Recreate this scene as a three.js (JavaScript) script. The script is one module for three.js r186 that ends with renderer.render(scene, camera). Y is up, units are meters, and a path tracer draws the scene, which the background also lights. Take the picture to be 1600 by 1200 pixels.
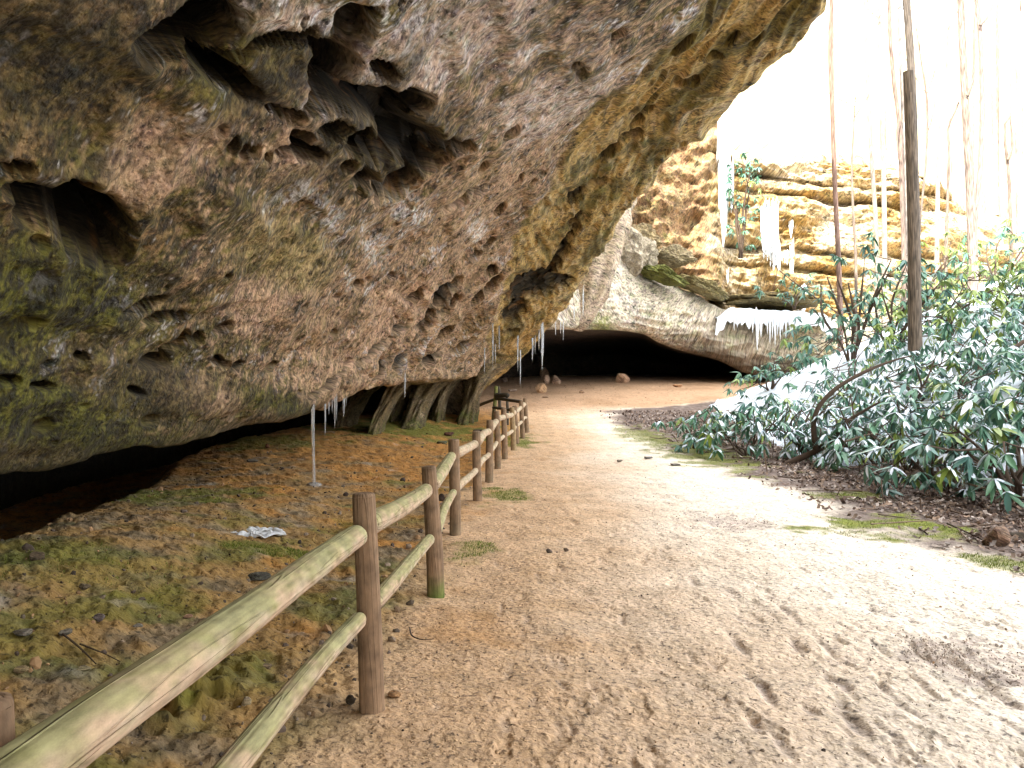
import * as THREE from 'three';
import { mergeGeometries } from 'three/addons/utils/BufferGeometryUtils.js';

// ------------------------------------------------------------------ camera, sky, sun, exposure
const scene = new THREE.Scene();
const EYE = 1.6, F = 1230;                       // focal length in pixels of the 1600 px wide photograph
const camera = new THREE.PerspectiveCamera(2 * Math.atan(600 / F) * 180 / Math.PI, 4 / 3, 0.05, 900);
camera.position.set(0, EYE, 0); camera.lookAt(0, EYE, -10);
scene.add(camera);
const renderer = new THREE.WebGLRenderer();
renderer.setSize(1024, 768);
renderer.toneMapping = THREE.LinearToneMapping;
renderer.toneMappingExposure = 5;
renderer.shadowMap.enabled = true; renderer.shadowMap.type = THREE.PCFSoftShadowMap;
const SUN = new THREE.Vector3(-0.42, 0.6, 0.72).normalize();
{
  // hazy bright winter sky, a little brighter towards the sun and the horizon
  const W = 256, H = 128, d = new Float32Array(W * H * 4);
  for (let j = 0; j < H; j++) for (let i = 0; i < W; i++) {
    const el = (j + .5) / H * Math.PI - Math.PI / 2, az = (i + .5) / W * 2 * Math.PI - Math.PI;
    const dir = new THREE.Vector3(Math.cos(el) * Math.cos(az), Math.sin(el), Math.cos(el) * Math.sin(az));
    const c = Math.max(0, dir.dot(SUN)), g = Math.pow(c, 6) * .5, hz = Math.pow(1 - Math.max(0, Math.sin(el)), 3);
    const k = (j * W + i) * 4, up = el > 0 ? 1 : .35;
    d[k] = (.97 + .20 * hz + g) * up; d[k + 1] = (.97 + .17 * hz + g * .95) * up; d[k + 2] = (.99 + .08 * hz + g * .8) * up; d[k + 3] = 1;
  }
  const t = new THREE.DataTexture(d, W, H, THREE.RGBAFormat, THREE.FloatType);
  t.mapping = THREE.EquirectangularReflectionMapping; t.magFilter = t.minFilter = THREE.LinearFilter; t.needsUpdate = true;
  scene.background = t; scene.environment = t;
}
const sun = new THREE.DirectionalLight(new THREE.Color().setRGB(1, .93, .80), 3.6);
sun.position.copy(SUN).multiplyScalar(120).add(new THREE.Vector3(5, 0, -30)); sun.target.position.set(5, 0, -30);
sun.castShadow = true; sun.shadow.mapSize.set(4096, 4096); sun.shadow.radius = 1.2;
Object.assign(sun.shadow.camera, { left: -70, right: 70, top: 70, bottom: -70, near: 1, far: 300 });
scene.add(sun, sun.target);

// ------------------------------------------------------------------ numbers
function mulberry(a) { return () => { a |= 0; a = a + 0x6D2B79F5 | 0; let t = Math.imul(a ^ a >>> 15, 1 | a); t = t + Math.imul(t ^ t >>> 7, 61 | t) ^ t; return ((t ^ t >>> 14) >>> 0) / 4294967296; }; }
const R0 = mulberry(7);
const rr = (r, a, b) => a + (b - a) * r();
const PERM = new Uint8Array(512); { const r = mulberry(11), p = [...Array(256).keys()]; for (let i = 255; i > 0; i--) { const j = Math.floor(r() * (i + 1)); [p[i], p[j]] = [p[j], p[i]]; } for (let i = 0; i < 512; i++) PERM[i] = p[i & 255]; }
const fade = t => t * t * t * (t * (t * 6 - 15) + 10);
function grad(h, x, y, z) { h &= 15; const u = h < 8 ? x : y, v = h < 4 ? y : h === 12 || h === 14 ? x : z; return ((h & 1) ? -u : u) + ((h & 2) ? -v : v); }
function noise(x, y, z) {
  const fx = Math.floor(x), fy = Math.floor(y), fz = Math.floor(z), X = fx & 255, Y = fy & 255, Z = fz & 255; x -= fx; y -= fy; z -= fz;
  const u = fade(x), v = fade(y), w = fade(z), A = PERM[X] + Y, AA = PERM[A] + Z, AB = PERM[A + 1] + Z, B = PERM[X + 1] + Y, BA = PERM[B] + Z, BB = PERM[B + 1] + Z;
  const l = (t, a, b) => a + t * (b - a);
  return l(w, l(v, l(u, grad(PERM[AA], x, y, z), grad(PERM[BA], x - 1, y, z)), l(u, grad(PERM[AB], x, y - 1, z), grad(PERM[BB], x - 1, y - 1, z))),
    l(v, l(u, grad(PERM[AA + 1], x, y, z - 1), grad(PERM[BA + 1], x - 1, y, z - 1)), l(u, grad(PERM[AB + 1], x, y - 1, z - 1), grad(PERM[BB + 1], x - 1, y - 1, z - 1))));
}
function fbm(x, y, z, o = 4) { let s = 0, a = .5, f = 1; for (let i = 0; i < o; i++) { s += a * noise(x * f, y * f, z * f); a *= .5; f *= 2.03; } return s; }
function tnoise(x, y, per, seed) {              // tiles with period per
  const xi = Math.floor(x), yi = Math.floor(y), fx = x - xi, fy = y - yi, m = v => ((v % per) + per) % per;
  const g = (a, b, dx, dy) => grad(PERM[PERM[PERM[m(a) & 255] + (m(b) & 255) & 511] + seed & 511], dx, dy, .3);
  const u = fade(fx), v = fade(fy), l = (t, a, b) => a + t * (b - a);
  return l(v, l(u, g(xi, yi, fx, fy), g(xi + 1, yi, fx - 1, fy)), l(u, g(xi, yi + 1, fx, fy - 1), g(xi + 1, yi + 1, fx - 1, fy - 1)));
}
const clamp = (x, a = 0, b = 1) => x < a ? a : x > b ? b : x;
const ss = (a, b, x) => { const t = clamp((x - a) / (b - a)); return t * t * (3 - 2 * t); };
const mix = (a, b, t) => a + (b - a) * t;
const mix3 = (a, b, t) => [mix(a[0], b[0], t), mix(a[1], b[1], t), mix(a[2], b[2], t)];
function curve(xs, ys) {                         // smooth interpolation through stations
  const n = xs.length, m = ys.map((_, i) => i === 0 ? (ys[1] - ys[0]) / (xs[1] - xs[0]) : i === n - 1 ? (ys[i] - ys[i - 1]) / (xs[i] - xs[i - 1]) : (() => {
    const a = (ys[i] - ys[i - 1]) / (xs[i] - xs[i - 1]), b = (ys[i + 1] - ys[i]) / (xs[i + 1] - xs[i]); return a * b <= 0 ? 0 : 2 * a * b / (a + b); })());
  return x => {
    if (x <= xs[0]) return ys[0]; if (x >= xs[n - 1]) return ys[n - 1];
    let i = 0; while (x > xs[i + 1]) i++;
    const h = xs[i + 1] - xs[i], t = (x - xs[i]) / h, t2 = t * t, t3 = t2 * t;
    return (2 * t3 - 3 * t2 + 1) * ys[i] + (t3 - 2 * t2 + t) * h * m[i] + (-2 * t3 + 3 * t2) * ys[i + 1] + (t3 - t2) * h * m[i + 1];
  };
}
const pts = a => curve(a.map(p => p[0]), a.map(p => p[1]));
const at = (px, py, D) => new THREE.Vector3((px - 800) * D / F, EYE - (py - 600) * D / F, -D);   // survey point seen at a pixel, D metres ahead

// ------------------------------------------------------------------ lie of the land (x to the right, D ahead)
const gBase = pts([[-40, 0], [15, 0], [20, .14], [24, .42], [28, .75], [34, 1.3], [44, 1.95], [60, 2.4], [64, 3], [76, 18.5], [110, 36], [160, 66], [260, 120]]);
const gLeft = pts([[-10, .35], [1, .32], [5, .44], [9, .25], [12, .1], [16, .14], [20, .26], [25, .24], [29, .05]]);
const gapX = pts([[-14, -3.95], [0, -3.95], [5.4, -3.8], [8.5, -4.4], [12, -5.3], [17, -6.6], [20, -6.0], [24, -4.6], [26, -4.5], [34, -8]]);
const gEdge = pts([[-20, 5.6], [4, 5.9], [8, 6.1], [16, 6.3], [24, 6.9], [28, 7.3], [34, 10], [40, 12.4], [60, 14]]);
function ground(x, D) {
  let h = gBase(D);
  if (x < -1) { h += gLeft(D) * ss(0, 2.9, -1 - x); }
  const q = gapX(D) + .15 * noise(D * 1.3, 2, 5) - x; if (q > 0 && x < -2 && D < 27) h -= Math.min(1.1, q * q / (q + .25) * 1.1) * ss(27, 25, D);
  const d = x - gEdge(D);
  if (d > 0) { let r = d * d / (d + .9) * .56; r = 45 * (1 - Math.exp(-r / 45)); h = D > 60 ? Math.max(h, r + 2) : h + r * (1 - .25 * ss(20, 40, D)); }
  if (x < -20) h += 8 * ss(20, 60, -x);
  return h;
}
const groundFine = (x, D) => ground(x, D) + (D > 1 && D < 60 ? .045 * fbm(x * .7, D * .7, 1, 3) + .03 * noise(x * 2.1, D * 2.1, 4) : 0);
function groundPoint(px, py, lift = 0) {         // where the line of sight through a pixel meets the ground
  let D = 1; const dx = (px - 800) / F, dy = -(py - 600) / F;
  while (D < 90) { if (EYE + dy * D < groundFine(dx * D, D)) break; D *= 1.004; }
  return new THREE.Vector3(dx * D, groundFine(dx * D, D) + lift, -D);
}

// ------------------------------------------------------------------ textures (grain only)
function dataTex(N, fn, srgb, rx = 1, ry = 1) {
  const d = new Uint8Array(N * N * 4);
  for (let j = 0; j < N; j++) for (let i = 0; i < N; i++) { const c = fn(i / N, j / N, i, j), k = (j * N + i) * 4; for (let q = 0; q < 3; q++) d[k + q] = clamp(c[q]) * 255; d[k + 3] = 255; }
  const t = new THREE.DataTexture(d, N, N); t.wrapS = t.wrapT = THREE.RepeatWrapping; t.magFilter = THREE.LinearFilter; t.minFilter = THREE.LinearMipmapLinearFilter; t.generateMipmaps = true;
  if (srgb) t.colorSpace = THREE.SRGBColorSpace; t.repeat.set(rx, ry); t.needsUpdate = true; return t;
}
const tf = (u, v, p, s, o) => { let a = .5, t = 0; for (let i = 0; i < o; i++) { t += a * tnoise(u * p, v * p, p, s + i * 17); a *= .55; p *= 2; } return t; };
const rGrain = mulberry(3);
// maps are read as linear numbers and multiply the vertex colours (mean about 0.62)
const rockMap = dataTex(1024, (u, v) => {
  const a = tf(u, v, 8, 1, 5), b = tf(u, v, 32, 40, 4), sp = rGrain();
  let k = .60 + .62 * a + .80 * b + (sp - .5) * .26; const w = ss(.22, .36, tf(u, v, 56, 90, 3)) * .45; k *= 1 - .55 * ss(.16, .34, tf(u, v, 40, 120, 4));
  const g = tf(u, v, 16, 70, 4) * .55;
  return [k + w - g * .10, k + w + g * .05, k * (1 - .25 * Math.max(0, g)) + w * 1.05 + g * -.12];
});
const rockBump = dataTex(1024, (u, v) => { const k = .5 + .45 * tf(u, v, 10, 5, 6) + .35 * tf(u, v, 40, 60, 4) - .35 * ss(.18, .45, tf(u, v, 24, 33, 3)); return [k, k, k]; });
const soilMap = dataTex(1024, (u, v) => {
  const a = tf(u, v, 6, 2, 5), b = tf(u, v, 40, 21, 4), sp = rGrain();
  let k = .66 + .24 * a + .30 * b + (sp - .5) * .16; const dk = ss(.22, .34, tf(u, v, 36, 55, 4)) * .36; k -= dk;
  return [k, k - .01 * a, k - .05 * b];
});
const soilBump = dataTex(1024, (u, v) => { const k = .5 + .3 * tf(u, v, 8, 9, 5) + .45 * tf(u, v, 30, 14, 5) - .3 * ss(.2, .42, tf(u, v, 36, 77, 2)); return [k, k, k]; });
const woodMap = dataTex(512, (u, v) => {
  const a = tf(u * 1, v, 24, 3, 2), s = tnoise(u * 64, v * 4, 4, 8) * .0 + .5 * tnoise(u * 48, v * 3, 48, 12) + .3 * tnoise(u * 96, v * 6, 96, 15);
  const k = .66 + .16 * s + .3 * a + .22 * tf(u, v, 32, 61, 4) + (rGrain() - .5) * .12; return [k, k, k];
});
const woodBump = dataTex(512, (u, v) => { const s = tnoise(u * 48, v * 3, 48, 12); const cr = Math.abs(tnoise(u * 20, v * 2, 20, 29)); const k = .6 + .35 * s - .6 * ss(.05, 0, cr); return [k, k, k]; });
const barkMap = dataTex(512, (u, v) => { const s = tnoise(u * 32, v * 8, 32, 19) + .5 * tf(u, v, 16, 31, 4); const k = .62 + .5 * s; return [k, k, k]; });
const snowBump = dataTex(512, (u, v) => { const k = .5 + .5 * tf(u, v, 8, 44, 5); return [k, k, k]; });

const std = o => new THREE.MeshStandardMaterial(o);
const M = {
  rock: std({ vertexColors: true, map: rockMap, bumpMap: rockBump, bumpScale: .028, roughness: .85 }),
  farRock: std({ vertexColors: true, map: rockMap, bumpMap: rockBump, bumpScale: .06, roughness: .92 }),
  soil: std({ vertexColors: true, map: soilMap, bumpMap: soilBump, bumpScale: .022, roughness: .95 }),
  wood: std({ vertexColors: true, map: woodMap, bumpMap: woodBump, bumpScale: .007, roughness: .9 }),
  darkWood: std({ color: new THREE.Color().setRGB(.05, .042, .03), map: woodMap, bumpMap: woodBump, bumpScale: .004, roughness: .9 }),
  bark: std({ vertexColors: true, map: barkMap, bumpMap: barkMap, bumpScale: .012, roughness: .92 }),
  stone: std({ vertexColors: true, map: rockMap, bumpMap: rockBump, bumpScale: .01, roughness: .9 }),
  ice: new THREE.MeshPhysicalMaterial({ color: new THREE.Color().setRGB(.92, .96, 1), roughness: .12, transmission: .75, thickness: .05, ior: 1.31 }),
  whiteIce: new THREE.MeshPhysicalMaterial({ color: new THREE.Color().setRGB(.86, .92, .98), roughness: .3, transmission: .15, thickness: .2, ior: 1.31 }),
  snow: std({ color: new THREE.Color().setRGB(.76, .85, .97), bumpMap: snowBump, bumpScale: .03, roughness: .7 }),
  leaf: new THREE.MeshPhysicalMaterial({ color: new THREE.Color().setRGB(1, 1, 1), roughness: .3, side: THREE.DoubleSide }),
  twig: std({ color: new THREE.Color().setRGB(.075, .05, .035), roughness: .9 }),
  litter: std({ roughness: .9, side: THREE.DoubleSide }),
  moss: std({ roughness: .95, side: THREE.DoubleSide }),
};

// ------------------------------------------------------------------ scene helpers
const used = {};
function numbered(n) { const k = used[n] = (used[n] ?? -1) + 1; return k ? `${n}_${String(k).padStart(3, '0')}` : n; }
function tag(o, label, category, group, kind) { o.userData.label = label; o.userData.category = category; if (group) o.userData.group = group; if (kind) o.userData.kind = kind; return o; }
function shadow(o) { o.traverse(m => { if (m.isMesh) { m.castShadow = m.receiveShadow = true; } }); return o; }
function mesh(name, geo, mat, parent = scene) { const m = new THREE.Mesh(geo, mat); m.name = parent === scene ? numbered(name) : name; m.castShadow = m.receiveShadow = true; parent.add(m); return m; }
function base(name, p) { const g = new THREE.Group(); g.name = numbered(name); g.position.copy(p); scene.add(g); return g; }
function gridGeometry(P, U, C, nu, nv, keep) {   // P: nu*nv points, row-major in v
  const idx = []; for (let j = 0; j < nv - 1; j++) for (let i = 0; i < nu - 1; i++) { const a = j * nu + i, b = a + 1, c = a + nu, d = c + 1; if (keep && !keep(a, b, c, d)) continue; idx.push(a, c, b, b, c, d); }
  const g = new THREE.BufferGeometry(); g.setAttribute('position', new THREE.BufferAttribute(P, 3)); g.setAttribute('uv', new THREE.BufferAttribute(U, 2));
  if (C) g.setAttribute('color', new THREE.BufferAttribute(C, 3)); g.setIndex(new THREE.BufferAttribute(new Uint32Array(idx), 1)); g.computeVertexNormals(); return g;
}
function gridNormals(P, nu, nv) {
  const N = new Float32Array(P.length);
  for (let j = 0; j < nv; j++) for (let i = 0; i < nu; i++) {
    const a = (j * nu + Math.max(0, i - 1)) * 3, b = (j * nu + Math.min(nu - 1, i + 1)) * 3, c = (Math.max(0, j - 1) * nu + i) * 3, d = (Math.min(nv - 1, j + 1) * nu + i) * 3, k = (j * nu + i) * 3;
    const ux = P[b] - P[a], uy = P[b + 1] - P[a + 1], uz = P[b + 2] - P[a + 2], vx = P[d] - P[c], vy = P[d + 1] - P[c + 1], vz = P[d + 2] - P[c + 2];
    let x = vy * uz - vz * uy, y = vz * ux - vx * uz, z = vx * uy - vy * ux; const l = Math.hypot(x, y, z) || 1; N[k] = x / l; N[k + 1] = y / l; N[k + 2] = z / l;
  }
  return N;
}
function spread(segments) { const o = []; segments.forEach(([a, b, n], s) => { for (let i = 0; i < n; i++) o.push(a + (b - a) * i / n); if (s === segments.length - 1) o.push(b); }); return o; }
function tube(points, radii, seg = 7, color, vScale = 1, cap = true) {
  const c = new THREE.CatmullRomCurve3(points), n = Math.max(2, Math.min(40, points.length * 3)), fr = c.computeFrenetFrames(n), P = [], U = [], C = [], I = [], len = c.getLength();
  for (let i = 0; i <= n; i++) {
    const t = i / n, p = c.getPointAt(t), q = t * (radii.length - 1), k = Math.min(radii.length - 2, Math.floor(q)), r = mix(radii[k], radii[k + 1], q - k);
    for (let s = 0; s <= seg; s++) { const a = s / seg * Math.PI * 2, nx = fr.normals[i], b = fr.binormals[i]; const v = p.clone().addScaledVector(nx, Math.cos(a) * r).addScaledVector(b, Math.sin(a) * r); P.push(v.x, v.y, v.z); U.push(s / seg, t * len * vScale); if (color) C.push(...(typeof color === 'function' ? color(v, t, a) : color)); }
  }
  for (let i = 0; i < n; i++) for (let s = 0; s < seg; s++) { const a = i * (seg + 1) + s, b = a + seg + 1; I.push(a, a + 1, b, b, a + 1, b + 1); }
  if (cap) for (const e of [0, n]) { const p = c.getPointAt(e / n), k = P.length / 3; P.push(p.x, p.y, p.z); U.push(.5, .5); if (color) C.push(...(typeof color === 'function' ? color(p, e / n, 0) : color)); for (let s = 0; s < seg; s++) { const a = e * (seg + 1) + s; e ? I.push(a, a + 1, k) : I.push(a + 1, a, k); } }
  const g = new THREE.BufferGeometry(); g.setAttribute('position', new THREE.Float32BufferAttribute(P, 3)); g.setAttribute('uv', new THREE.Float32BufferAttribute(U, 2)); if (color) g.setAttribute('color', new THREE.Float32BufferAttribute(C, 3)); g.setIndex(I); g.computeVertexNormals(); return g;
}
class Surface {                                   // finds the front-most built point near a line of sight, to hang or rest things on it
  constructor(P) { this.b = new Map(); for (let k = 0; k < P.length; k += 3) { const D = -P[k + 2]; if (D < .8) continue; const x = 800 + P[k] * F / D, y = 600 - (P[k + 1] - EYE) * F / D; if (x < -60 || x > 1660 || y < -60 || y > 1260) continue; const key = (x >> 2) * 1000 + (y >> 2), o = this.b.get(key); if (o === undefined || -P[o + 2] > D) this.b.set(key, k); } this.P = P; }
  at(px, py, reach = 3) { let best = null, bd = 1e9; for (let dx = -reach; dx <= reach; dx++) for (let dy = -reach; dy <= reach; dy++) { const k = this.b.get(((px >> 2) + dx) * 1000 + (py >> 2) + dy); if (k === undefined) continue; const s = -this.P[k + 2] + (dx * dx + dy * dy) * .25; if (s < bd) { bd = s; best = k; } } return best; }
}

// ------------------------------------------------------------------ the overhanging cliff on the left
// cross-sections at stations ahead: lip above the gap, crest of the lit face, edge of the roof
const lip = [[-14, -3.6, 1], [0, -3.6, 1], [5.4, -3.5, 1], [9, -3.44, 1.12], [12.3, -3.2, 1.2], [15.5, -3, 1.42], [19, -2.5, 1.6], [22, -1.8, 1.74], [24.4, -1.15, 1.86], [26, -1.5, .3], [28, -3, .2], [34, -6, .4]];
const crest = [[-14, 2, 5.5], [4, 2, 5.5], [8, 1.89, 5.5], [10.5, 1.37, 5.6], [13.5, .77, 5.44], [16, .13, 5], [18.5, -.15, 4.15], [21, -.6, 3.3], [23, -.75, 2.7], [25, -.75, 2.3], [26.5, -1.4, 1], [28, -2.9, .6], [34, -6, 1]];
const roof = [[-14, 8.5, 5.6], [-3, 6.5, 5.9], [3, 4, 6], [6, 3.5, 6], [9, 3.5, 6], [11, 3.5, 6.16], [13.5, 3.4, 6.3], [17, 2.97, 6.16], [19, 2.47, 5.46], [21, 2.1, 5], [23.5, 1.5, 3.75], [25, 1.0, 3.2], [26.5, -.6, 2], [28, -2.7, 2.2], [34, -6, 3]];  // stations behind the camera: unseen roof widened and lowered to shade the near left
const cv = (a, k) => curve(a.map(p => p[0]), a.map(p => p[k]));
const LX = cv(lip, 1), LY = cv(lip, 2), CX = cv(crest, 1), CY = cv(crest, 2), RX = cv(roof, 1), RY = cv(roof, 2);
function section(D) {
  const l = [LX(D), LY(D)], c = [CX(D), CY(D)], r = [RX(D), RY(D)], dx = c[0] - l[0], dy = c[1] - l[1], n = Math.hypot(dx, dy) || 1, nx = -dy / n, ny = dx / n;
  const bl = .5 * ss(24, 14, D) + .04, q = (t, b) => [l[0] + dx * t + nx * b, l[1] + dy * t + ny * b];
  const ex = r[0] - c[0], ey = r[1] - c[1];
  return [[gapX(D) - 4.1, -2], [gapX(D) - 3.4, l[1] - .5], [mix(gapX(D) - 1, l[0], .4), l[1] + .06], l, q(.14, bl * .55), q(.42, bl), q(.74, bl * .7), c, [c[0] + ex * .5, c[1] + ey * .5 + .25 * ss(24, 12, D)], r,
    [r[0] + .25, r[1] + 1.6], [r[0] - .2, r[1] + 9], [r[0] - 1.4, r[1] + 17.5], [-45, r[1] + 20]];  // unseen upper cliff made taller so its shadow covers bank and broken trunk
}
const rockHoles = [];                            // carved hollows: px, py, half-width, half-height, turn, depth in metres
const H_ = (...a) => rockHoles.push(a);
H_(292, 42, 82, 36, -28, .5); H_(250, 62, 40, 18, -25, .35); H_(340, 20, 30, 22, 0, .45);
H_(528, 108, 44, 40, -20, .5); H_(352, 116, 44, 22, 25, .45); H_(385, 140, 22, 14, 25, .3); H_(360, 90, 50, 14, -18, .2); H_(425, 62, 34, 11, -15, .3); H_(475, 58, 32, 11, -15, .3); H_(500, 72, 16, 12, 0, .2);
H_(555, 38, 38, 42, 10, .14); H_(600, 108, 22, 12, 20, .35); H_(585, 14, 10, 10, 0, .15); H_(620, 2, 5, 6, 0, .2); H_(633, 6, 5, 6, 0, .2); H_(472, 32, 6, 5, 0, .12);
H_(150, 358, 62, 52, 20, .6); H_(90, 318, 62, 26, 10, .45); H_(185, 392, 26, 34, 0, .5); H_(40, 300, 40, 14, 5, .3); H_(22, 262, 34, 12, 5, .3); H_(60, 335, 40, 22, 8, .3);
H_(366, 228, 9, 14, 20, .25); H_(386, 236, 8, 12, 25, .25); H_(404, 243, 8, 10, 25, .2); H_(420, 247, 6, 7, 0, .15);
H_(425, 170, 14, 7, 25, .25); H_(448, 176, 26, 9, 20, .3); H_(540, 160, 60, 28, 8, .28); H_(520, 205, 28, 16, 15, .42); H_(500, 160, 30, 14, -10, .2);
H_(600, 175, 60, 40, 25, .30); H_(660, 165, 28, 22, 20, .36); H_(635, 188, 16, 8, -10, .4); H_(650, 225, 70, 38, 25, .34); H_(600, 240, 40, 20, 10, .3); H_(560, 225, 30, 24, 20, .25);
H_(630, 300, 48, 34, -10, .45); H_(660, 265, 60, 30, 10, .36); H_(700, 240, 26, 20, 20, .34); H_(725, 235, 20, 14, 25, .3); H_(545, 262, 14, 10, 0, .3); H_(575, 285, 30, 18, 30, .3); H_(480, 238, 26, 14, 10, .3); H_(450, 232, 20, 9, -10, .3); H_(470, 215, 20, 16, 20, .18);
H_(745, 300, 26, 12, -28, .28); H_(760, 310, 32, 11, -28, .26); H_(720, 318, 22, 10, -28, .26); H_(780, 285, 26, 12, -20, .25); H_(700, 325, 14, 9, -20, .25); H_(655, 328, 12, 7, -20, .2);
H_(815, 220, 9, 20, 32, .22); H_(796, 208, 8, 20, 36, .18); H_(752, 260, 8, 14, 30, .2);
H_(228, 476, 34, 11, -16, .35); H_(246, 492, 30, 10, -14, .35); H_(276, 490, 12, 9, 0, .3); H_(304, 524, 14, 10, -20, .3); H_(275, 535, 30, 14, -20, .2); H_(240, 565, 26, 14, -10, .14); H_(336, 560, 10, 8, 0, .2); H_(350, 570, 10, 7, 0, .2); H_(372, 572, 14, 9, -15, .25); H_(424, 575, 14, 9, -35, .3); H_(350, 512, 18, 8, -30, .15); H_(355, 428, 6, 5, 0, .15);
H_(10, 595, 26, 10, 5, .3); H_(60, 600, 20, 8, 5, .2); H_(125, 558, 12, 6, 15, .2); H_(210, 608, 20, 7, 25, .12);
H_(650, 470, 22, 12, -40, .3); H_(690, 460, 30, 20, -40, .4); H_(670, 500, 26, 12, -45, .35); H_(720, 450, 18, 16, -40, .35); H_(745, 470, 14, 9, -50, .3); H_(735, 510, 12, 7, -40, .25); H_(695, 530, 20, 9, -30, .3); H_(760, 380, 14, 8, -50, .3); H_(745, 400, 14, 10, -50, .3); H_(780, 330, 14, 7, -50, .25); H_(765, 420, 12, 8, -50, .25); H_(850, 270, 12, 6, -55, .2); H_(835, 290, 12, 6, -55, .2);
H_(585, 548, 40, 11, -32, .3); H_(545, 575, 30, 8, -30, .22); H_(610, 430, 8, 6, 0, .12); H_(560, 445, 9, 9, 0, .18); H_(640, 560, 30, 9, -30, .3); H_(530, 470, 8, 6, -30, .1); H_(480, 480, 8, 6, -30, .1); H_(590, 500, 10, 6, -40, .12); H_(520, 520, 8, 5, -30, .12);
H_(965, 62, 12, 18, 30, .16); H_(900, 105, 10, 8, -30, .14); H_(978, 98, 14, 6, -35, .15);
H_(1010, 120, 20, 8, -50, .16); H_(1060, 130, 16, 9, -45, .22); H_(1085, 125, 12, 8, -50, .2); H_(1060, 75, 26, 8, -40, .2); H_(1110, 90, 20, 7, -45, .18); H_(1000, 180, 24, 8, -45, .2); H_(950, 240, 30, 9, -45, .2); H_(985, 215, 26, 8, -35, .24); H_(905, 310, 26, 9, -50, .2); H_(1180, 60, 20, 6, -45, .2); H_(1140, 60, 18, 6, -45, .2); H_(930, 290, 24, 7, -50, .2); H_(880, 380, 30, 8, -52, .2); H_(860, 420, 30, 10, -45, .25); H_(900, 345, 24, 7, -50, .2);
H_(835, 455, 50, 26, -35, .26); H_(805, 490, 30, 22, -40, .2); H_(880, 440, 18, 16, -40, .16); H_(800, 520, 14, 7, -20, .3);

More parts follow.
